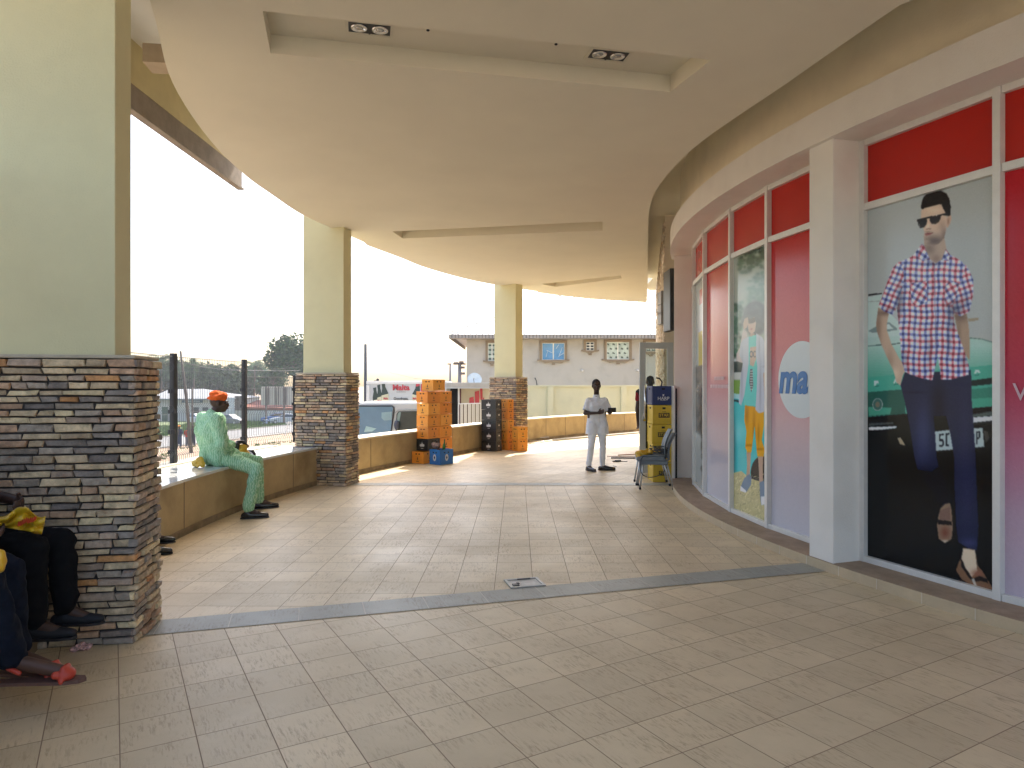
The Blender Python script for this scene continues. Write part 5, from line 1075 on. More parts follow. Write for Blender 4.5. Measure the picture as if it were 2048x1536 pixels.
def crate(kind, m, a, b, h, loc, rz, label, group, first=None, name='bottle_crate'):
    if first is not None:
        t = copy_tree(first); t.location = loc; t.rotation_euler = (0, 0, rz); t['label'] = label; t['group'] = group
        for ch in t.children:
            if ch.name.startswith('crate_body') and m is not first.children[0].data.materials[0]:
                ch.material_slots[0].link = 'OBJECT'; ch.material_slots[0].material = m
        return t
    t = thing(name, label, 'crate', loc, rz, group); B = MB(); th = .012; zs = [.004, h-.004]
    B.box((0, 0, .012), (a-.03, b-.03, .016))
    for s in (-1, 1):
        B.box((s*(a/2-th/2-.004), 0, h/2), (th, b-.01, h-.012)); B.box((0, s*(b/2-th/2-.004), h/2), (a-.034, th, h-.012))
        B.box((s*(a/2-th/2), 0, h-.018), (th+.001, b, .030)); B.box((0, s*(b/2-th/2), h-.018), (a-.024, th+.001, .0298))
        B.box((s*(a/2-th/2), 0, .018), (th+.001, b, .026)); B.box((0, s*(b/2-th/2), .018), (a-.024, th+.001, .0258))
        for q in (-1, 1):
            B.box((s*(a/2-.011), q*(b/2-.011), h/2), (.021, .021, h-.06))
            B.box((s*(a/2-.055), q*(b/2-.0015), h/2), (.006, .0035, h-.06)); B.box((s*(a/2-.0015), q*(b/2-.055), h/2), (.0035, .006, h-.06))
    B.build('crate_body', m, t, world=False, bevel=.0025)
    I = MB(); I.box((0, 0, h*.42), (a-.04, b-.04, h*.72))
    I.build('bottle_fill', mat('crate_inside', (.012, .010, .009), .8), t, world=False)
    S = MB()
    if kind in ('orange', 'black', 'blue'):
        for x in (-a*.14, a*.14): S.box((x, -b/2+.003, h*.80), (.034, .004, .024))
        for x in (-b*.13, b*.13): S.box((-a/2+.003, x, h*.80), (.004, .034, .024))
    else: S.box((0, -b/2+.003, h*.84), (.05, .004, .03)); S.box((-a/2+.003, 0, h*.84), (.004, .08, .03))
    S.build('handle_slots', m_dark, t, world=False)
    E = MB(); mm = m_mark
    if kind == 'orange':
        for f in (0, 1):
            quadset(E, f, a, b, BOTTLE, h*.45, 0, 1.0); quadset(E, f, a, b, [(-.035, -.006), (.035, -.006), (.035, .006), (-.035, .006)], h*.20, 0)
    elif kind == 'black':
        quadset(E, 1, a, b, CROWN, h*.45, 0, 1.0); quadset(E, 1, a, b, [(-.03, -.005), (.03, -.005), (.03, .004), (-.03, .004)], h*.22, 0)
        quadset(E, 0, a, b, [(-.025, -.015), (.025, -.015), (.025, .02), (-.025, .02)], h*.5, 0); mm = m_markw
    elif kind == 'blue':
        D = [(0, -.075), (.045, 0), (0, .075), (-.045, 0)]; D2 = [(0, -.035), (.022, 0), (0, .035), (-.022, 0)]
        for f in (0, 1): quadset(E, f, a, b, [(.043*math.cos(k*.3142), .068*math.sin(k*.3142)) for k in range(20)], h*.47, 0)
        mm = m_markw; Q = MB()
        for f in (0, 1): quadset(Q, f, a, b, D2, h*.47, 0, 1.1, .006)
        Q.build('emblem', m_navy, t, world=False)
    if E.v: E.build('emblem', mm, t, world=False)
    def txt(body, size, z, m_, off=.002, off3=.007): return text(body, size, frame4((0, -b/2-off3, z), (1, 0, 0), (0, -1, 0)), m_, t, world=False, off=off, ext=.001)
    if kind == 'harp':
        txt('HARP', .076, h*.34, m_markw, .001); E = MB(); quadset(E, 0, a, b, [(-.012, -.016), (.004, -.02), (.012, .0), (.014, .018), (.0, .010), (-.014, .016)], h*.52, 0); quadset(E, 0, a, b, [(-.045, -.002), (.045, -.002), (.045, .002), (-.045, .002)], h*.24, 0); E.build('emblem', m_markw, t, world=False)
    if kind == 'star':
        E = MB(); quadset(E, 0, a, b, [(-.088, -.04), (.088, -.04), (.088, .036), (-.088, .036)], h*.48, 0); E.build('emblem', m_mark, t, world=False)
        txt('STAR', .066, h*.475, m_ylw, .0012); E = MB(); 
        for k in range(3): quadset(E, 0, a, b, [(-.03+.022*k, 0), (-.02+.022*k, .0), (-.012+.022*k, .014), (-.022+.022*k, .012)], h*.64, 0)
        E.build('script_mark', m_mark, t, world=False)
    return t
def cpos(cx, cy, deg, a, b):
    u_ = V2(math.cos(R(deg)), math.sin(R(deg))); v_ = V2(-u_.y, u_.x); c = V2(cx, cy)+u_*a/2+v_*b/2; return (c.x, c.y)
rn = random.Random(77); h = .2405; GA = 'orange and black crates stacked against the parapet'; a, b = .40, .29
proto = None
labA = ['orange crate on the floor sticking out left, lowest of the tall left stack', 'black crate second from the floor in the tall left stack', 'orange crate directly above the black crate in the left stack', 'orange crate third from the top of the left stack, with a scuffed print', 'orange crate second from the top of the front left stack', 'topmost orange crate of the front left stack, half covered by the crate behind']
for k, lb in enumerate(labA):
    dx, dy = (-.075, -.16) if k == 0 else (rn.uniform(-.006, .006), rn.uniform(-.006, .006)); cx, cy = cpos(-1.686+dx, 13.85+dy, 59, a, b)
    if k == 1: blackp = crate('black', m_blk, a, b, h, (cx, cy, k*h), R(59), lb, GA); continue
    c_ = crate('orange', m_or[k % 3], a, b, h, (cx, cy, k*h), R(59+rn.uniform(-2, 2)), lb, GA, proto); proto = proto or c_
labB = ['lowest orange crate of the seven-high stack, behind the blue crate', 'orange crate just above the blue crate, second of the seven-high stack', 'orange crate third from the floor in the seven-high stack', 'orange crate in the middle of the seven-high stack', 'smudged orange crate third from the top of the seven-high stack', 'orange crate second from the top of the seven-high stack', 'orange crate crowning the seven-high stack, highest of all']
for k, lb in enumerate(labB):
    cx, cy = cpos(-1.686+.212+(-.10 if k == 6 else 0), 13.85+.353-(.15 if k == 6 else 0), 59, a, b) if k < 6 else cpos(-1.60, 14.00, 59, a, b)
    crate('orange', m_or[(k+1) % 3], a, b, h, (cx+rn.uniform(-.006, .006), cy, k*h+.001), R(59+rn.uniform(-2, 2)), lb, GA, proto)
cx, cy = cpos(-1.41, 13.48, 50, .37, .29); crate('blue', m_blu, .37, .29, .30, (cx, cy, 0), R(50), 'blue crate with white oval emblems standing on the floor before the tall stacks', GA)
def bottle(x, y, z, m, lb, tilt=0, hh=.27):
    b_ = MB(); b_.lathe((0, 0, 0), [(.001, 0), (.031, .003), (.032, .15), (.024, .19), (.013, .215), (.012, hh-.015), (.014, hh), (.001, hh)], 14); o = b_.build('beer_bottle', m, smooth=True, world=False); o.location = (x, y, z); o.rotation_euler = (tilt, tilt*.6, 0); return tag(o, lb, 'bottle')
bottle(cx+.04, cy+.03, .21, m_btg, 'green bottle poking out of the blue crate', .15)
bottle(cx-.05, cy+.01, .20, m_btl, 'brown bottle leaning inside the blue crate', -.35)
rg = MB(); rg.ell((0, 0, 0), (.07, .05, .06)).ell((.05, .02, .03), (.05, .04, .03)).ell((-.04, .0, .03), (.04, .05, .04)); o = rg.build('crumpled_rag', mat('rag_mixed', (.30, .20, .17), .9, .8, 30), smooth=True, world=False); o.location = (cx-.12, cy+.02, .36); tag(o, 'crumpled pale and brown wrapper lying on top of the blue crate', 'wrapper')
GB = 'black and orange crates stacked in front of the third stone pillar'; h2 = .245; order = ['bottom', 'second from the floor', 'middle', 'second from the top', 'topmost']
bp = None
for k in range(5):
    cx, cy = cpos(-.380, 16.2, 61, .27, .40); c_ = crate('black', m_blk, .27, .40, h2, (cx+rn.uniform(-.008, .008), cy, k*h2), R(61+rn.uniform(-1.5, 1.5)), order[k]+' black crowned crate in the stack near the third stone pillar', GB, bp); bp = bp or c_
dp = None
for k in range(5):
    cx, cy = cpos(-.104, 16.5, 45, .21, .26); c_ = crate('orange', m_or[(k+2) % 3], .21, .26, h2, (cx+rn.uniform(-.006, .006), cy, k*h2), R(45+rn.uniform(-2, 2)), order[k]+' orange crate of the narrow stack beside the black crates', GB, dp); dp = dp or c_
ep = None
for k in range(2):
    cx, cy = cpos(.135, 16.22, 30, .27, .28); c_ = crate('orange', m_or[k], .27, .28, .29, (cx, cy, k*.29), R(30+3*k), ('lower' if k == 0 else 'upper')+' orange crate of the two-high stack at the third stone pillar corner', GB, ep); ep = ep or c_
GC = 'yellow and navy crates stacked by the glass door'; sp = None; hs = .312
cx, cy = (1327.5-1024)/F*11.14, 11.14+.22
for k, lb in enumerate(['bottom yellow crate of the stack by the glass door, behind the chair legs', 'second yellow crate from the floor, behind the grey chair seat', 'yellow crate partly hidden by the chair back', 'yellow crate with clear black STAR plate under the navy crate']):
    c_ = crate('star', m_ylw, .362, .42, hs, (cx+rn.uniform(-.008, .008), cy, k*hs), R(rn.uniform(-1.5, 1.5)), lb, GC, sp); sp = sp or c_
crate('harp', m_navy, .362, .42, hs, (cx-.008, cy, 4*hs), R(1), 'navy blue crate with white HARP lettering on top of the yellow crates', GC)
tag(MB().tube([(cx-.02, cy-.1, 5*hs-.02), (cx-.0, cy-.1, 5*hs+.06), (cx-.04, cy-.1, 5*hs+.12), (cx-.10, cy-.1, 5*hs+.13)], .012, 8).build('bent_hose', m_black, smooth=True), 'bent black tube end rising above the navy crate', 'hose')

# ============================================================ glass door
def clear_glass():
    m = bpy.data.materials.new('clear_glass'); m.use_nodes = True; n = m.node_tree.nodes; l = m.node_tree.links
    for x in list(n):
        if x.type != 'OUTPUT_MATERIAL': n.remove(x)
    tr = n.new('ShaderNodeBsdfTransparent'); tr.inputs[0].default_value = (.86, .9, .87, 1); gl_ = n.new('ShaderNodeBsdfGlossy'); gl_.inputs[1].default_value = .02; mx = n.new('ShaderNodeMixShader')
    fr = n.new('ShaderNodeFresnel'); fr.inputs[0].default_value = 1.45; l.new(fr.outputs[0], mx.inputs[0]); l.new(tr.outputs[0], mx.inputs[1]); l.new(gl_.outputs[0], mx.inputs[2])
    l.new(mx.outputs[0], [x for x in n if x.type == 'OUTPUT_MATERIAL'][0].inputs[0]); return m
m_clear = clear_glass()
dY = 12.2; dx0, dx1 = (1279-1024)/F*dY, (1346-1024)/F*dY; dt = EYE+83/F*dY
t = thing('glass_door', 'open glass door with wide grey aluminium frame behind the crate stack and chair', 'door', ((dx0+dx1)/2, dY, 0))
fr = MB(); fw = .105
fr.box((dx0+fw/2, dY, dt/2+.01), (fw, .05, dt-.02)).box((dx1-fw/2, dY, dt/2+.01), (fw, .05, dt-.02)).box(((dx0+dx1)/2, dY, dt-.055), (dx1-dx0-2*fw, .049, .11)).box(((dx0+dx1)/2, dY, .11), (dx1-dx0-2*fw, .049, .18))
fr.build('door_frame', mat('door_aluminium', (.40, .41, .40), .45, .05, metal=.2), t, bevel=.004)
MB().box(((dx0+dx1)/2, dY, dt/2), (dx1-dx0-2*fw+.01, .008, dt-.25)).build('glass_pane', m_clear, t)
hx = dx0+fw*.75; MB().tube([(hx, dY-.03, EYE-2/F*dY), (hx, dY-.08, EYE-2/F*dY), (hx, dY-.08, EYE-70/F*dY), (hx, dY-.03, EYE-70/F*dY)], .014, 8).build('pull_handle', m_chrome, t, smooth=True)
MB().box((hx, dY-.04, EYE-66/F*dY), (.05, .03, .13)).build('lock_case', m_chrome, t)
t = thing('narrow_panel', 'narrow dark glass panel with white edge between the yellow crates and the white pillar', 'panel', ((1352-1024)/F*11.0, 11.0, 0))
xa = (1349.5-1024)/F*11.0
MB().box((xa-.004, 11.22, .79), (.024, .44, 1.54)).build('white_edge', m_alu, t, bevel=.003); MB().box((xa+.028, 11.24, .77), (.036, .42, 1.50)).build('dark_glass', mat('panel_black', (.015, .02, .022), .15, .1), t)

# ============================================================ two stacked chairs, cable and bag
m_gpl = mat('grey_chair_plastic', (.135, .16, .18), .5, .08, 8, .15, 80); m_leg = mat('chair_leg_silver', (.5, .5, .5), .3, .05, metal=.6)
def chair(loc, rz, label):
    t = thing('plastic_chair', label, 'chair', loc, rz, 'grey stacking chairs beside the yellow crates')
    # faces local -x
    def sheet3(rows, th):
        n = len(rows[0]); m = len(rows); mb = MB(); top = [p for r_ in rows for p in r_]; bot = [Vector(p)+Vector(th) for p in top]
        fs = [(i*n+j, i*n+j+1, (i+1)*n+j+1, (i+1)*n+j) for i in range(m-1) for j in range(n-1)]; fs2 = [tuple(m*n+k for k in f[::-1]) for f in fs]
        ed = [(j, m*n+j, m*n+j+1, j+1) for j in range(n-1)]+[((m-1)*n+j+1, m*n+(m-1)*n+j+1, m*n+(m-1)*n+j, (m-1)*n+j) for j in range(n-1)]
        ed += [((i+1)*n, m*n+(i+1)*n, m*n+i*n, i*n) for i in range(m-1)]+[(i*n+n-1, m*n+i*n+n-1, m*n+(i+1)*n+n-1, (i+1)*n+n-1) for i in range(m-1)]
        return mb.add([tuple(p) for p in top]+[tuple(p) for p in bot], fs+fs2+ed)
    rows = []
    for i in range(9):
        u_ = i/8; x = -.22+.42*u_; w = .21+.02*math.sin(u_*3.1); rows.append([Vector((x, w*(j/4-1), .45-.035*math.sin(u_*2.6)*(1-((j/4-1)**2))-.06*max(0, .2-u_)/.2+.012*(j/4-1)**2)) for j in range(9)])
    sheet3(rows, (0, 0, -.018)).build('seat', m_gpl, t, smooth=True, world=False, bevel=.004)
    ap = MB(); 
    for s in (-1, 1): ap.box((-.01, s*.205, .405), (.40, .014, .06))
    ap.box((-.20, 0, .395), (.014, .40, .05)); ap.build('seat_skirt', m_gpl, t, world=False, bevel=.004)
    rows = []
    for i in range(9):
        u_ = i/8; z = .44+.40*u_; w = .205-.02*u_-.03*max(0, u_-.75)/.25; rows.append([Vector((.19+.10*u_-.05*math.sin(u_*3.14)*.8+.035*(1-abs(j/4-1)**2), w*(j/4-1), z)) for j in range(9)])
    sheet3(rows, (.016, 0, 0)).build('backrest', m_gpl, t, smooth=True, world=False, bevel=.004)
    for s in (-1, 1):
        for (x0_, x1_) in ((-.16, -.22), (.17, .27)):
            l_ = MB(); l_.tube([(x0_, s*.17, .43), (x1_, s*.20, .02)], .0125, 10); lo = l_.build('leg', m_leg, t, world=False, smooth=True); MB().tube([(x1_, s*.20, .035), (x1_+.002, s*.2, .0)], .017, 10).build('rubber_foot', m_black, lo, world=False)
    return t
ch1 = chair((2.17, 10.58, 0), R(-6), 'lower grey plastic chair of the stacked pair, standing on the floor')
ch2 = copy_tree(ch1); ch2.location = (2.115, 10.57, .062); ch2['label'] = 'upper grey plastic chair of the stacked pair, holding cable and yellow bag'
cb = MB(); rn = random.Random(12); pts = []
for k in range(90):
    a_ = k*.52; rr = .085+.035*math.sin(k*.37); pts.append((2.25+rr*math.cos(a_)*1.25+rn.uniform(-.012, .012), 10.56+rr*.8*math.sin(a_), .51+.05*abs(math.sin(a_*.5+.6))+.0008*k+rn.uniform(-.008, .012)))
cb.tube(spline([Vector(p) for p in pts], 2), .0065, 6)
cb.tube(spline([Vector(p) for p in [(2.28, 10.5, .56), (2.12, 10.42, .53), (1.98, 10.38, .50), (1.93, 10.36, .42), (1.94, 10.34, .26), (2.02, 10.32, .20), (2.14, 10.32, .205), (2.25, 10.34, .25), (2.33, 10.4, .33), (2.36, 10.45, .40)]], 6), .0065, 6)
tag(cb.build('coiled_cable', mat('cable_dark_grey', (.05, .055, .06), .5), smooth=True), 'coiled dark cable heaped on the grey chair with one loop hanging below the seat', 'cable')
def blob(name, prims, vox, m, parent=None, sm=4, disp=0, dsize=.1, world=True, seed=0, smooth=True):
    mb = MB()
    for p in prims:
        if p[0] == 'c': mb.capsule(*p[1:])
        elif p[0] == 'e': mb.ell(*p[1:])
        elif p[0] == 'b': mb.box(*p[1:])
    me = bpy.data.meshes.new('tmp'); me.from_pydata(mb.v, [], mb.f); o = bpy.data.objects.new('tmp', me); C.objects.link(o)
    r_ = o.modifiers.new('r', 'REMESH'); r_.mode = 'VOXEL'; r_.voxel_size = vox
    s_ = o.modifiers.new('s', 'SMOOTH'); s_.iterations = sm; s_.factor = .5
    if disp:
        tx = bpy.data.textures.new('folds', 'CLOUDS'); tx.noise_scale = dsize; tx.noise_depth = 1; d = o.modifiers.new('d', 'DISPLACE'); d.texture = tx; d.strength = disp; d.mid_level = .5; d.texture_coords = 'LOCAL'
        s2 = o.modifiers.new('s2', 'SMOOTH'); s2.iterations = 1
    dg = bpy.context.evaluated_depsgraph_get(); m2 = bpy.data.meshes.new_from_object(o.evaluated_get(dg)); bpy.data.objects.remove(o, do_unlink=True)
    q = MB(); q.add([v.co[:] for v in m2.vertices], [tuple(p.vertices) for p in m2.polygons]); bpy.data.meshes.remove(m2)
    return q.build(name, m, parent, smooth=smooth, world=world)
m_yb = mat('yellow_bag_plastic', (.62, .36, .02), .35, .15, 8, .5, 30)
tag(blob('plastic_bag', [('e', (1.99, 10.52, .535), (.11, .09, .045)), ('e', (2.08, 10.55, .55), (.08, .07, .04)), ('c', (1.92, 10.50, .50), (1.93, 10.46, .46), .035, .03), ('c', (2.10, 10.5, .56), (2.14, 10.52, .57), .03, .02)], .009, m_yb, sm=2, disp=.05, dsize=.035), 'crumpled yellow plastic bag lying on the front of the grey chair seat', 'bag')

# ============================================================ things on the floor
c = V2(.10, 5.50); t = thing('floor_box', 'metal floor box with open recessed tray beside the grey tile band', 'floor box', (c.x, c.y, 0), R(15))
f_ = MB(); W, D = .285, .235
for s in (-1, 1): f_.box((s*(W/2-.012), 0, .006), (.024, D, .012)).box((0, s*(D/2-.012), .006), (W-.048, .024, .0118))
f_.build('rim', mat('floor_box_steel', (.30, .30, .28), .4, .1, metal=.5), t, world=False, bevel=.002)
MB().box((0, 0, .003), (W-.048, D-.048, .003)).build('tray', mat('floor_box_tray', (.48, .47, .43), .5, .2, 20), t, world=False)
MB().box((-.085, -.045, .008), (.05, .05, .008)).box((-.06, -.02, .012), (.018, .03, .008)).build('latch', m_black, t, world=False)
MB().box((.02, .095, .010), (.11, .012, .008)).build('hinge', m_black, t, world=False)
g0 = G(162, 1302); tag(blob('paper_scrap', [('e', (g0.x, g0.y, .025), (.035, .028, .022)), ('e', (g0.x+.03, g0.y+.02, .02), (.022, .018, .018)), ('e', (g0.x-.03, g0.y-.02, .018), (.02, .02, .015))], .004, mat('paper_red_white', (.5, .3, .28), .7, .9, 45), sm=1, disp=.03, dsize=.02), 'crumpled red and white paper scrap on the floor by the seated pair', 'litter')
def stick(name, p0, p1, r_, m, lb, cat, z=None): a_ = G(*p0); b_ = G(*p1); a_.z = b_.z = z or r_+.004; return tag(MB().tube([a_, b_], r_, 8).build(name, m, smooth=True), lb, cat)
stick('broom_stick', (1222, 917.5), (1290, 918), .014, m_black, 'black-ended stick lying on the floor left of the chairs', 'stick')
stick('wooden_stick', (1214, 913.5), (1290, 915), .008, mat('stick_pink', (.32, .2, .16), .7), 'thin pinkish stick lying behind the black-ended stick', 'stick')
stick('wooden_stick', (1236, 911.5), (1275, 909.5), .011, mat('stick_orange', (.42, .22, .12), .7), 'orange-brown stick lying beyond the thin pinkish one', 'stick')
g1 = G(1236, 923.5); tag(MB().box((g1.x, g1.y, .02), (.11, .07, .035), R(20)).box((g1.x+.12, g1.y-.03, .012), (.14, .012, .012), R(-6)).box((g1.x-.08, g1.y-.02, .012), (.07, .04, .02), R(30)).build('hand_tool', mat('tool_dark', (.06, .06, .055), .5), bevel=.004), 'small dark hand tool on the floor between the standing man and chairs', 'tool')
stick('wire_offcut', (1226, 932.5), (1233, 934.5), .005, m_black, 'short dark wire offcut on the floor in front of the hand tool', 'wire')
stick('floor_pipe', (1106, 882.5), (1283, 866.5), .028, mat('pipe_grey', (.42, .40, .36), .5), 'long grey pipe lying along the foot of the curved parapet', 'pipe')
for k, (p0, p1, lb) in enumerate([((1057, 888), (1113, 882), 'outermost thin steel rod beside the third stone pillar foot'), ((1058, 891), (1108, 881), 'thin steel rod crossing the middle of the rod bundle'), ((1059, 885), (1106, 886), 'thin steel rod lying across the others near the long pipe'), ((1060, 893), (1104, 884), 'nearest thin steel rod by the third stone pillar foot'), ((1058, 882.5), (1098, 879.5), 'thin steel rod closest to the parapet foot')]):
    stick('steel_rod', p0, p1, .008, m_alu if k % 2 else m_leg, lb, 'rod', z=.012+.017*k)['group'] = 'thin steel rods lying by the third stone pillar'
# ============================================================ people
m_skin = mat('skin_dark', (.055, .030, .021), .5, .15, 12, .1, 90, spec=.35); m_skin2 = mat('skin_brown', (.085, .044, .030), .5, .15, 12, .1, 90, spec=.35)
m_hair = mat('hair_black', (.008, .007, .007), .9, .2, 60, .6, 200); m_eye = mat('eye_white', (.22, .20, .18), .4); m_iris = mat('eye_dark', (.01, .008, .006), .2); m_lip = mat('lips', (.09, .035, .03), .5)
m_shoe = mat('black_leather', (.009, .009, .010), .22, .1, 6, coat=.4)
def cloth(name, col, var=.1, vs=9, bump=.35, bs=60): return mat(name, col, .85, var, vs, bump, bs, spec=.15)
def hand_prims(w, d, side, curl=.5, s=1.0, up=Vector((0, 0, 1))):
    'palm with four fingers and a thumb; w wrist, d pointing direction, side = thumb direction'
    w = Vector(w); d = Vector(d).normalized(); sd_ = (Vector(side)-d*Vector(side).dot(d)).normalized(); n_ = d.cross(sd_).normalized(); out = []
    pc = w+d*.05*s; out.append(('c', w+d*.01*s, w+d*.03*s, .026*s, .028*s))
    for k in (-1.5, -.5, .5, 1.5): out.append(('c', w+d*.02*s+sd_*k*.012*s, w+d*.085*s+sd_*k*.019*s, .015*s, .012*s))
    for k, L in ((1.5, .068), (.5, .078), (-.5, .072), (-1.5, .056)):
        a_ = w+d*.085*s+sd_*k*.019*s; b_ = a_+(d*math.cos(curl)+n_*math.sin(curl)).normalized()*L*.55*s; c_ = b_+(d*math.cos(curl*2.2)+n_*math.sin(curl*2.2)).normalized()*L*.5*s
        out += [('c', a_, b_, .0098*s, .009*s, 8), ('c', b_, c_, .009*s, .0075*s, 8)]
    a_ = w+d*.03*s+sd_*.024*s; b_ = a_+(d*.6+sd_*.7+n_*.25).normalized()*.038*s; c_ = b_+(d*.9+sd_*.2+n_*.4).normalized()*.032*s
    return out+[('c', a_, b_, .0125*s, .011*s, 8), ('c', b_, c_, .011*s, .0085*s, 8)]
def person(label, J, cfg, base, name='person', group=None):
    t = thing(name, label, 'person', base, group=group); V_ = {k: Vector(v) for k, v in J.items()}; s = cfg.get('s', 1.); sk = cfg.get('skin', m_skin); vx = cfg.get('vox', .008)
    sL, sR, hL, hR = V_['shL'], V_['shR'], V_['hipL'], V_['hipR']; ch, pv, nk, hd = V_['chest'], (hL+hR)/2, V_['neck'], V_['head']
    f = Vector(cfg['face']).normalized(); u_ = Vector(cfg.get('up', (0, 0, 1))).normalized(); f = (f-u_*f.dot(u_)).normalized(); r_ = f.cross(u_); M = Matrix((r_, f, u_)).transposed()
    tors = [('c', hL, hR, .105*s, .105*s), ('c', hL+(sL-hL)*.05, ch+(sL-sR)*.24, .10*s, .112*s), ('c', hR+(sR-hR)*.05, ch+(sR-sL)*.24, .10*s, .112*s), ('c', pv, ch, .10*s, .12*s), ('c', ch+(sL-sR)*.2, sL, .10*s, .062*s), ('c', ch+(sR-sL)*.2, sR, .10*s, .062*s), ('c', ch, nk, .10*s, .056*s), ('c', sL, sR, .058*s, .058*s)]
    body = tors+[('c', nk-(hd-nk)*.15, hd-u_*.03, .056*s, .054*s)]
    for S in 'LR':
        body += [('c', V_['sh'+S], V_['el'+S], .048*s, .040*s), ('c', V_['el'+S], V_['wr'+S], .040*s, .026*s)]
        body += hand_prims(V_['wr'+S], V_['hd'+S]-V_['wr'+S], cfg.get('thumb'+S, (0, 0, 1)), cfg.get('curl', .5))
        body += [('c', V_['hip'+S], V_['kn'+S], .085*s, .058*s), ('c', V_['kn'+S], V_['an'+S], .055*s, .036*s), ('c', V_['an'+S], V_['to'+S], .036*s, .030*s)]
    E = lambda c, rr: ('e', hd+M@Vector(c), rr, M)
    body += [E((0, -.012, .028), (.074, .094, .090)), E((0, .018, -.03), (.062, .074, .082)), E((0, .040, -.075), (.040, .045, .036)), E((0, .096, -.012), (.012, .018, .026)), E((0, .104, -.030), (.019, .015, .011)), E((0, .078, .022), (.056, .018, .013)), E((0, .086, -.058), (.026, .014, .014)),
             E((-.076, -.01, -.005), (.010, .020, .032)), E((.076, -.01, -.005), (.010, .020, .032)), E((.045, .066, -.018), (.020, .018, .018)), E((-.045, .066, -.018), (.020, .018, .018))]
    bo = blob('body', body, vx, sk, t, sm=3)
    if cfg.get('facefx', True):
        for q in (-1, 1):
            ey = MB(); ey.ell(hd+M@Vector((q*.031, .083, .004)), (.013, .010, .008), M, 10, 6); e_ = ey.build('eye', m_eye, t, smooth=True); ey = MB(); ey.ell(hd+M@Vector((q*.031, .091, .004)), (.0055, .004, .0055), M, 8, 6); ey.build('iris', m_iris, e_, smooth=True)
            MB().ell(hd+M@Vector((q*.032, .094, .026)), (.019, .006, .004), M, 10, 6).build('eyebrow', m_hair, t, smooth=True)
        MB().ell(hd+M@Vector((0, .098, -.056)), (.023, .009, .0055), M, 12, 6).ell(hd+M@Vector((0, .097, -.066)), (.020, .009, .006), M, 12, 6).build('lips', m_lip, t, smooth=True)
    if cfg.get('hair', True):
        hp = [E((0, -.020, .040), (.079, .093, .089)), E((0, -.05, .0), (.074, .064, .07))]; ho = blob('hair', hp, .008, m_hair, t, sm=2)
        # keep the hair off the face
        me = ho.data; inv = mw(t).inverted(); bm = bmesh.new(); bm.from_mesh(me); kill = []
        for v in bm.verts:
            l_ = M.transposed()@(v.co+t.location-hd)
            if l_.y > .062 and l_.z < .075 or (l_.y > .02 and l_.z < .03): kill.append(v)
        bmesh.ops.delete(bm, geom=kill, context='VERTS'); bm.to_mesh(me); bm.free()
    g_ = cfg.get('shirt')
    if g_:
        m_, sleeve, skirt, infl = g_; pr = [(p[0], p[1], p[2], p[3]+infl, p[4]+infl) for p in tors[:-2]]+[('c', ch, nk-(hd-nk)*.08, .10*s+infl, .060*s+infl*.6), ('c', sL, sR, .058*s+infl, .058*s+infl)]
        for S in 'LR':
            a_, b_, c_ = V_['sh'+S], V_['el'+S], V_['wr'+S]
            if sleeve == 'long': pr += [('c', a_, b_, .060*s+infl, .056*s+infl*.6), ('c', b_, b_+(c_-b_)*.93, .055*s+infl*.6, .043*s+infl*.5)]
            elif sleeve == 'short': pr += [('c', a_, a_+(b_-a_)*.80, .058*s+infl, .062*s+infl)]
        for q in skirt: pr.append(('c',)+tuple(q))
        so_ = blob('shirt', pr, .010, m_, t, sm=5, disp=cfg.get('fold', .03), dsize=.065)
        if sleeve == 'short' or cfg.get('hem') is not None:
            bm = bmesh.new(); bm.from_mesh(so_.data); kill = []
            for v in bm.verts:
                w_ = v.co+t.location
                if cfg.get('hem') is not None and w_.z < cfg['hem']: kill.append(v); continue
                if sleeve == 'short':
                    for S in 'LR':
                        a_, b_ = V_['sh'+S], V_['el'+S]; d_ = (b_-a_); k_ = (w_-a_).dot(d_)/d_.length_squared
                        if .80 < k_ < 1.25 and (w_-(a_+d_*k_)).length < .095 and abs((w_-ch).dot((sL-sR).normalized())) > (sL-sR).length*.5*.97: kill.append(v); break
            bmesh.ops.delete(bm, geom=kill, context='VERTS'); bm.to_mesh(so_.data); bm.free(); sm_ = so_.modifiers.new('cloth', 'SOLIDIFY'); sm_.thickness = .006
        blob('collar', [('c', nk+(hd-nk)*.05+M@Vector((math.cos(k*.5236)*.056, math.sin(k*.5236)*.056, 0)), nk+(hd-nk)*.05+M@Vector((math.cos((k+1)*.5236)*.056, math.sin((k+1)*.5236)*.056, 0)), .012, .012) for k in range(12)], .006, m_, t, sm=1)
    g_ = cfg.get('trousers')
    if g_:
        m_, infl, ln = g_; pr = [('c', hL, hR, .105*s+infl, .105*s+infl)]
        for S in 'LR':
            a_, b_, c_ = V_['hip'+S], V_['kn'+S], V_['an'+S]; e_ = b_+(c_-b_)*ln; pr += [('c', a_, b_, .092*s+infl, .068*s+infl), ('c', b_, e_, .066*s+infl, .052*s+infl*1.15)]
        blob('trousers', pr, .010, m_, t, sm=4, disp=cfg.get('fold', .03), dsize=.07)
    g_ = cfg.get('shoes')
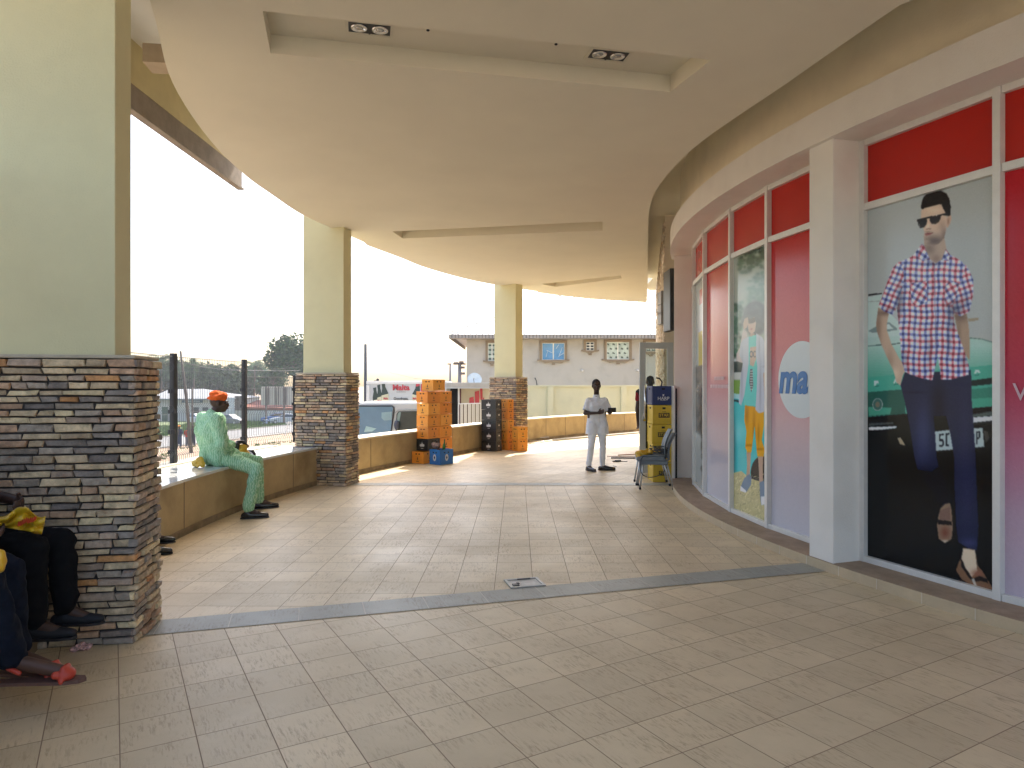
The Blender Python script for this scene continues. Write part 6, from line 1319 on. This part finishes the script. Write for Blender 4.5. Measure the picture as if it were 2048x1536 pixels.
    if g_:
        for S in 'LR':
            a_, b_ = V_['an'+S], V_['to'+S]; d_ = (b_-a_); d_.z = 0; d_.normalize(); lo = b_.z-.030; h0 = Vector((a_.x, a_.y, lo+.035))-d_*.045
            pr = [('c', h0, Vector((a_.x, a_.y, lo+.055)), .036, .042), ('c', Vector((a_.x, a_.y, lo+.04))+d_*.01, Vector((b_.x, b_.y, lo+.032))-d_*.02, .042, .036), ('c', Vector((b_.x, b_.y, lo+.032))-d_*.02, Vector((b_.x, b_.y, lo+.030))+d_*.05, .037, .026)]
            so_ = blob('shoe', pr, .007, g_, t, sm=2); sl_ = MB(); px_ = Vector((-d_.y, d_.x, 0)); q0 = Vector((a_.x, a_.y, lo)); ol = [q0-d_*.085+px_*.02, q0-d_*.085-px_*.02, q0-d_*.03-px_*.038, q0+d_*.06-px_*.036, Vector((b_.x, b_.y, lo))-px_*.043, Vector((b_.x, b_.y, lo))+d_*.06-px_*.03, Vector((b_.x, b_.y, lo))+d_*.078, Vector((b_.x, b_.y, lo))+d_*.06+px_*.03, Vector((b_.x, b_.y, lo))+px_*.043, q0+d_*.06+px_*.036, q0-d_*.03+px_*.038]
            sl_.prism([(v.x, v.y) for v in ol], lo, lo+.014); sl_.build('sole', m_black, so_)
    return t, V_, M
# --- the man in white, standing
m_white = cloth('white_cotton', (.74, .75, .80), .05, 14, .6, 16)
J = dict(hipL=(1.64, 12.66, .86), hipR=(1.48, 12.66, .86), chest=(1.555, 12.65, 1.18), shL=(1.700, 12.66, 1.28), shR=(1.405, 12.65, 1.28), neck=(1.55, 12.655, 1.375), head=(1.545, 12.63, 1.555),
         elR=(1.335, 12.60, 1.055), wrR=(1.545, 12.42, 1.07), hdR=(1.64, 12.37, 1.10), elL=(1.79, 12.62, 1.06), wrL=(1.735, 12.40, 1.08), hdL=(1.77, 12.33, 1.10),
         knL=(1.665, 12.66, .46), anL=(1.665, 12.72, .085), toL=(1.83, 12.70, .034), knR=(1.45, 12.60, .46), anR=(1.405, 12.66, .085), toR=(1.475, 12.50, .034))
t, V_, M_ = person('man in white tunic and white trousers standing on the tiles, holding a phone', J, dict(face=(.05, -1, -.02), shirt=(m_white, 'short', [((1.655, 12.66, .86), (1.66, 12.665, .68), .112, .118), ((1.475, 12.66, .86), (1.465, 12.665, .68), .112, .118)], .010), hem=.665, s=.9, trousers=(m_white, .003, .93), shoes=m_shoe, thumbR=(0, .2, 1), thumbL=(-.3, .1, 1), fold=.02), (1.55, 12.65, 0))
ph = MB(); ph.box((1.785, 12.32, 1.125), (.15, .012, .085), R(10)); tag(ph.build('mobile_phone', m_black, bevel=.006), "black phone held in front of the white tunic", 'phone')
# --- the man in green, seated on the wall
def damask():
    m = cloth('green_damask', (.22, .44, .25), .16, 5, .6, 14); n = m.node_tree.nodes; l = m.node_tree.links; b = n['Principled BSDF']; src = b.inputs['Base Color'].links[0].from_socket
    tc = n.new('ShaderNodeTexCoord'); wv = n.new('ShaderNodeTexWave'); wv.inputs['Scale'].default_value = 12; wv.inputs['Distortion'].default_value = 7; wv.inputs['Detail'].default_value = 2; wv.inputs['Detail Scale'].default_value = 2.2; l.new(tc.outputs['Object'], wv.inputs['Vector'])
    mr = n.new('ShaderNodeMapRange'); mr.inputs[1].default_value = .35; mr.inputs[2].default_value = .65; mr.inputs[3].default_value = 0; mr.inputs[4].default_value = .75; l.new(wv.outputs[1], mr.inputs[0])
    x = n.new('ShaderNodeMix'); x.data_type = 'RGBA'; l.new(mr.outputs[0], x.inputs[0]); l.new(src, x.inputs[6]); x.inputs[7].default_value = (.46, .66, .45, 1); l.new(x.outputs[2], b.inputs['Base Color']); return m
m_green = damask()
J = dict(hipL=(-3.69, 8.52, .715), hipR=(-3.53, 8.34, .715), chest=(-3.665, 8.37, 1.02), shL=(-3.80, 8.50, 1.165), shR=(-3.51, 8.22, 1.165), neck=(-3.63, 8.37, 1.225), head=(-3.565, 8.40, 1.355),
         elR=(-3.43, 8.17, .86), wrR=(-3.42, 8.37, .82), hdR=(-3.46, 8.45, .81), elL=(-3.72, 8.68, .90), wrL=(-3.50, 8.64, .82), hdL=(-3.50, 8.55, .80),
         knR=(-3.07, 8.30, .565), anR=(-3.115, 8.14, .10), toR=(-2.965, 8.19, .034), knL=(-3.24, 8.76, .60), anL=(-3.22, 8.78, .10), toL=(-3.07, 8.86, .034))
t, V_, M_ = person('man in light green patterned clothes and orange cap, seated on the low wall', J, dict(face=(1, .45, -.1), shirt=(m_green, 'long', [((-3.62, 8.44, .74), (-3.42, 8.43, .72), .125, .10), ((-3.66, 8.42, .9), (-3.66, 8.44, .73), .15, .15)], .030), trousers=(m_green, .014, .94), shoes=m_shoe, fold=.03, hair=False), (-3.6, 8.4, 0))
hd = V_['head']; m_cap = mat('orange_cap_cloth', (.68, .115, .018), .8, .2, 18, .8, 40, spec=.15)
cp = [('e', hd+M_@Vector((0, -.012, .070)), (.092, .108, .060), M_), ('e', hd+M_@Vector((-.02, -.03, .115)), (.078, .088, .040), M_), ('e', hd+M_@Vector((.02, .035, .095)), (.070, .068, .036), M_), ('c', hd+M_@Vector((-.03, -.115, .065)), hd+M_@Vector((-.05, -.13, .062)), .018, .010)]
blob('cap', cp, .007, m_cap, t, sm=3, disp=.028, dsize=.04)
# bag on the wall beyond him, bag under him
m_by = mat('bag_yellow', (.60, .36, .03), .5, .15, 10, .4, 30)
tb = thing('shoulder_bag', 'yellow and black bag on the wall just beyond the man in green', 'bag', (-3.43, 8.95, .6))
blob('bag_body', [('c', P(481, 912, 8.95), P(490, 908, 8.98), .075, .06), ('c', P(483, 896, 8.95), P(488, 893, 8.98), .055, .05), ('c', P(475, 912, 8.93), P(478, 902, 8.93), .05, .05)], .012, m_by, tb, sm=3, disp=.03, dsize=.07)
blob('dark_flap', [('c', P(472, 905, 8.88), P(473, 891, 8.88), .035, .04), ('c', P(475, 884, 8.9), P(487, 884, 8.95), .025, .022), ('c', P(487, 884, 8.95), P(495, 893, 9.0), .022, .02)], .01, m_black, tb, sm=2, disp=.02, dsize=.05)
blob('dark_pouch', [('e', P(500, 912, 9.3), (.09, .07, .09)), ('e', P(494, 917, 9.2), (.06, .05, .06))], .01, m_black, tb, sm=2, disp=.03, dsize=.05)
MB().tube(spline([P(x, y, yy) for x, y, yy in ((498, 905, 9.2), (503, 908, 9.1), (507, 914, 8.95), (506, 922, 8.85), (503, 930, 8.8), (502, 936, 8.8))], 5), .014, 6).build('strap', m_black, tb, smooth=True)
tag(blob('plastic_bag', [('c', (-3.80, 8.28, .645), (-3.72, 8.22, .66), .04, .05), ('c', (-3.72, 8.22, .68), (-3.66, 8.18, .63), .045, .03), ('c', (-3.80, 8.24, .62), (-3.70, 8.14, .615), .015, .015)], .008, m_by, sm=2, disp=.03, dsize=.04), 'bit of yellow plastic bag tucked under the seated man in green', 'bag')
# --- the man behind the glass door, seen from behind
m_dk = cloth('dark_top', (.022, .020, .024)); m_red = mat('red_trim_cloth', (.22, .02, .025), .85, .2, 10, spec=.1)
J = dict(hipL=(2.57, 13.4, .92), hipR=(2.76, 13.4, .92), chest=(2.66, 13.4, 1.26), shL=(2.475, 13.4, 1.42), shR=(2.84, 13.4, 1.42), neck=(2.66, 13.4, 1.48), head=(2.685, 13.40, 1.625),
         elL=(2.425, 13.36, 1.13), wrL=(2.43, 13.33, .86), hdL=(2.445, 13.31, .74), elR=(2.92, 13.3, 1.15), wrR=(2.88, 13.1, 1.15), hdR=(2.85, 13.0, 1.15), knL=(2.57, 13.4, .49), anL=(2.57, 13.42, .085), toL=(2.55, 13.56, .034), knR=(2.77, 13.4, .49), anR=(2.77, 13.42, .085), toR=(2.80, 13.56, .034))
t, V_, M_ = person('man in dark sleeveless top standing behind the glass door frame', J, dict(face=(.2, 1, 0), s=1.04, shirt=(m_dk, 'none', [], .014), trousers=(cloth('dark_trousers', (.02, .022, .03)), .008, .95), shoes=m_shoe, facefx=False), (2.66, 13.4, 0))
blob('sleeve_trim', [('c', (2.46, 13.39, 1.40), (2.445, 13.38, 1.30), .062, .06)], .009, m_red, t, sm=2)
# --- the pair on the wall at the lower left
m_jeansb = cloth('black_trousers', (.005, .005, .006), .2); m_redsh = cloth('dark_red_shirt', (.075, .007, .009), .2); m_jean = cloth('navy_jeans', (.006, .009, .018), .3, 20)
J = dict(hipL=(-3.230, 3.93, .71), hipR=(-3.230, 3.75, .71), chest=(-3.250, 3.82, 1.02), shL=(-3.220, 3.99, 1.16), shR=(-3.220, 3.64, 1.16), neck=(-3.200, 3.82, 1.22), head=(-3.155, 3.81, 1.365),
         elL=(-3.050, 4.00, .95), wrL=(-2.710, 3.78, .955), hdL=(-2.640, 3.72, .94), elR=(-3.110, 3.56, .92), wrR=(-2.770, 3.58, .86), hdR=(-2.690, 3.60, .84),
         knL=(-2.610, 3.99, .68), anL=(-2.580, 3.99, .29), toL=(-2.450, 4.01, .225), knR=(-2.630, 3.78, .69), anR=(-2.630, 3.80, .27), toR=(-2.490, 3.82, .21))
t, V_, M_ = person('person in dark red shirt and black trousers holding a yellow bag, by the big pillar', J, dict(face=(1, .1, -.2), shirt=(m_redsh, 'short', [], .016), trousers=(m_jeansb, .012, .93), shoes=mat('navy_shoe', (.004, .005, .009), .7), fold=.03), (-2.9, 3.8, .3))
J = dict(hipL=(-2.890, 3.42, .71), hipR=(-2.890, 3.24, .71), chest=(-2.950, 3.33, 1.02), shL=(-2.930, 3.50, 1.16), shR=(-2.930, 3.15, 1.16), neck=(-2.910, 3.33, 1.22), head=(-2.870, 3.33, 1.365),
         elL=(-2.710, 3.47, .72), wrL=(-2.555, 3.37, .80), hdL=(-2.560, 3.37, .86), elR=(-2.790, 3.06, .88), wrR=(-2.610, 3.12, .80), hdR=(-2.530, 3.14, .79),
         knL=(-2.510, 3.42, .67), anL=(-2.450, 3.40, .26), toL=(-2.24, 3.37, .20), knR=(-2.420, 3.18, .66), anR=(-2.380, 3.29, .27), toR=(-2.145, 3.315, .205))
t, V_, M_ = person('person in navy jeans and red-strapped sandals, seated nearest the camera', J, dict(face=(1, .2, -.3), skin=m_skin2, shirt=(cloth('dark_shirt', (.03, .03, .035)), 'short', [], .016), trousers=(m_jean, .014, .92), fold=.03), (-2.7, 3.3, .3))
m_rs = mat('red_sandal', (.46, .05, .025), .5, .15, 20)
for an, to in (('anR', 'toR'), ('anL', 'toL')):
    a_, b_ = V_[an], V_[to]; d_ = (b_-a_); d_.z = 0; d_.normalize(); px_ = Vector((-d_.y, d_.x, 0)); zz = b_.z-.045
    so_ = MB(); ol = [a_-d_*.08+px_*.028, a_-d_*.08-px_*.028, a_+d_*.05-px_*.034, b_-px_*.045, b_+d_*.075-px_*.03, b_+d_*.095, b_+d_*.075+px_*.03, b_+px_*.045, a_+d_*.05+px_*.034]; so_.prism([(v.x, v.y) for v in ol], zz, zz+.016)
    sd2 = so_.build('sandal', mat('sandal_sole', (.12, .06, .045), .6), t)
    blob('strap', [('c', b_+px_*.042+Vector((0, 0, -.03)), b_+px_*.02+Vector((0, 0, .022)), .012, .014), ('c', b_+px_*.02+Vector((0, 0, .024)), b_-px_*.02+Vector((0, 0, .024)), .014, .014), ('c', b_-px_*.02+Vector((0, 0, .022)), b_-px_*.042+Vector((0, 0, -.03)), .014, .012),
                   ('c', b_+px_*.035-d_*.03+Vector((0, 0, -.01)), b_-px_*.035-d_*.03+Vector((0, 0, .0)), .018, .018), ('e', b_+d_*.0+Vector((0, 0, -.008)), (.045, .047, .034))], .005, m_rs, sd2, sm=2)
    blob('heel_strap', [('c', a_+px_*.035+Vector((0, 0, -.02)), a_-d_*.05, .010, .010), ('c', a_-px_*.035+Vector((0, 0, -.02)), a_-d_*.05, .010, .010), ('c', a_+px_*.036+Vector((0, 0, -.02)), a_+d_*.05+px_*.04+Vector((0, 0, -.045)), .012, .012), ('c', a_-px_*.036+Vector((0, 0, -.02)), a_+d_*.05-px_*.04+Vector((0, 0, -.045)), .012, .012)], .005, m_rs, sd2, sm=1)
# the yellow carrier bag the first one holds: a crumpled sheet
rn = random.Random(4); bg_ = MB(); nu, nv = 26, 14; PT = []
for j in range(nv+1):
    for i in range(nu+1):
        u_, v_ = i/nu, j/nv; px = -12+104*u_-(8*v_ if u_ > .8 else 0); top = 1024+10*math.sin(u_*9)-(4 if u_ > .6 else 0)+12*max(0, u_-.7)*2; bot = 1052+16*u_; py = top+(bot-top)*v_
        PT.append(P(px, py, 3.60+.025*math.sin(u_*17+v_*5)+.02*math.sin(v_*13+u_*7)+rn.uniform(-.006, .006)))
bg_.add(PT, [(j*(nu+1)+i, j*(nu+1)+i+1, (j+1)*(nu+1)+i+1, (j+1)*(nu+1)+i) for j in range(nv) for i in range(nu)])
o = bg_.build('plastic_bag', mat('yellow_bag_red_print', (.60, .37, .015), .35, .1, 10), smooth=True); sm_ = o.modifiers.new('film', 'SOLIDIFY'); sm_.thickness = .004; tag(o, 'yellow plastic bag with red print held on the lap of the person in dark red', 'bag')
mp = MB(); rn = random.Random(6)
for k in range(9):
    x0_ = 36+k*4.0; y0_ = 1046-1.1*k+rn.uniform(-2, 2); pts = [P(x0_+dx, y0_+dy, 3.556) for dx, dy in ((0, 5), (1.5, -4), (3, 4), (4.5, -3))]; mp.tube(pts, .0035, 5)
mp.build('red_print', mat('print_red_bag', (.5, .06, .02), .5), o)
tag(blob('plastic_bag', [('e', P(-4, 1122, 3.1), (.035, .03, .055))], .008, m_yb, sm=2, disp=.02, dsize=.04), 'small yellow bag at the very edge of the picture on the jeans-clad lap', 'bag')
# --- the sitter hidden behind the first stone pillar, only shoes in sight
J = dict(hipL=(-3.93, 6.42, .71), hipR=(-3.93, 6.24, .71), chest=(-3.95, 6.30, 1.02), shL=(-3.95, 6.45, 1.16), shR=(-3.93, 6.12, 1.16), neck=(-3.92, 6.28, 1.22), head=(-3.9, 6.28, 1.36),
         elL=(-3.85, 6.42, .92), wrL=(-3.65, 6.3, .82), hdL=(-3.6, 6.25, .82), elR=(-3.80, 6.05, .92), wrR=(-3.65, 6.1, .82), hdR=(-3.58, 6.12, .82),
         knL=(-3.56, 6.42, .62), anL=(-3.47, 6.56, .15), toL=(-3.30, 6.60, .10), knR=(-3.56, 6.22, .60), anR=(-3.42, 6.40, .09), toR=(-3.25, 6.44, .034))
person('person seated behind the big stone pillar, only shiny black shoes showing', J, dict(face=(1, 0, 0), shirt=(cloth('grey_shirt', (.3, .3, .32)), 'long', [], .016), trousers=(cloth('pale_trousers', (.45, .42, .42)), .012, .88), shoes=m_shoe, vox=.01), (-3.6, 6.3, 0))
# --- three people standing down on the dirt beyond the fence
def far_person(px, hy, Y, col, tcol, lb, hat=None):
    x = at(px, Y); zt__ = EYE-(hy-HZ)/F*Y; t = thing('person', lb, 'person', (x, Y, GL), group='people standing down on the dirt beyond the fence'); s = (zt__-GL)/1.72; q = lambda a, b, c: Vector((x+a*s, Y+b*s, GL+c*s))
    blob('body', [('e', q(0, 0, 1.6), (.085*s, .09*s, .12*s)), ('c', q(0, 0, 1.5), q(0, 0, 1.4), .05*s, .05*s), ('c', q(-.22, 0, 1.35), q(-.27, -.02, 1.08), .045*s, .04*s), ('c', q(-.27, -.02, 1.08), q(-.22, -.12, .85), .038*s, .03*s), ('c', q(.22, 0, 1.35), q(.27, -.02, 1.08), .045*s, .04*s), ('c', q(.27, -.02, 1.08), q(.22, -.12, .85), .038*s, .03*s), ('c', q(-.1, 0, .8), q(-.11, 0, .08), .07*s, .04*s), ('c', q(.1, 0, .8), q(.11, 0, .08), .07*s, .04*s), ('c', q(-.11, 0, .05), q(-.11, -.14, .03), .04*s, .03*s), ('c', q(.11, 0, .05), q(.11, -.14, .03), .04*s, .03*s), ('c', q(0, 0, .9), q(0, 0, 1.3), .1*s, .12*s)], .03, m_skin, t, sm=1)
    blob('shirt', [('c', q(-.08, 0, .92), q(-.09, 0, 1.28), .12*s, .12*s), ('c', q(.08, 0, .92), q(.09, 0, 1.28), .12*s, .12*s), ('c', q(-.19, 0, 1.36), q(.19, 0, 1.36), .085*s, .085*s), ('c', q(-.2, 0, 1.36), q(-.26, -.02, 1.14), .07*s, .07*s), ('c', q(.2, 0, 1.36), q(.26, -.02, 1.14), .07*s, .07*s)], .03, cloth('far_shirt_%d' % px, col), t, sm=1)
    blob('trousers', [('c', q(-.09, 0, .88), q(-.11, 0, .12), .105*s, .07*s), ('c', q(.09, 0, .88), q(.11, 0, .12), .105*s, .07*s)], .03, cloth('far_trousers_%d' % px, tcol), t, sm=1)
    if hat: blob('cap', [('e', q(0, 0, 1.68), (.12*s, .13*s, .08*s))], .03, cloth('far_cap', hat), t, sm=1)
far_person(358, 851, 63, (.03, .035, .07), (.04, .05, .09), 'distant person in navy top and orange cap, nearest the first fence post', (.55, .2, .03))
far_person(375, 854, 63.5, (.42, .05, .03), (.09, .09, .11), 'distant person in bright red shirt between two in dark clothes')
far_person(386, 850, 64, (.02, .02, .03), (.03, .03, .05), 'distant person in black, right of the one in the red shirt')
# ============================================================ haze
hm = bpy.data.materials.new('haze_air'); hm.use_nodes = True; n = hm.node_tree.nodes; l = hm.node_tree.links
for x in list(n):
    if x.type != 'OUTPUT_MATERIAL': n.remove(x)
pv = n.new('ShaderNodeVolumePrincipled'); pv.inputs['Density'].default_value = .0006; pv.inputs['Color'].default_value = (.9, .92, .95, 1)
l.new(pv.outputs[0], [x for x in n if x.type == 'OUTPUT_MATERIAL'][0].inputs['Volume'])
tag(MB().box((-30, 90, 4.9), (160, 200, 21)).build('haze', hm), 'thin bright haze over the road, trees and yard', 'haze', kind='stuff')
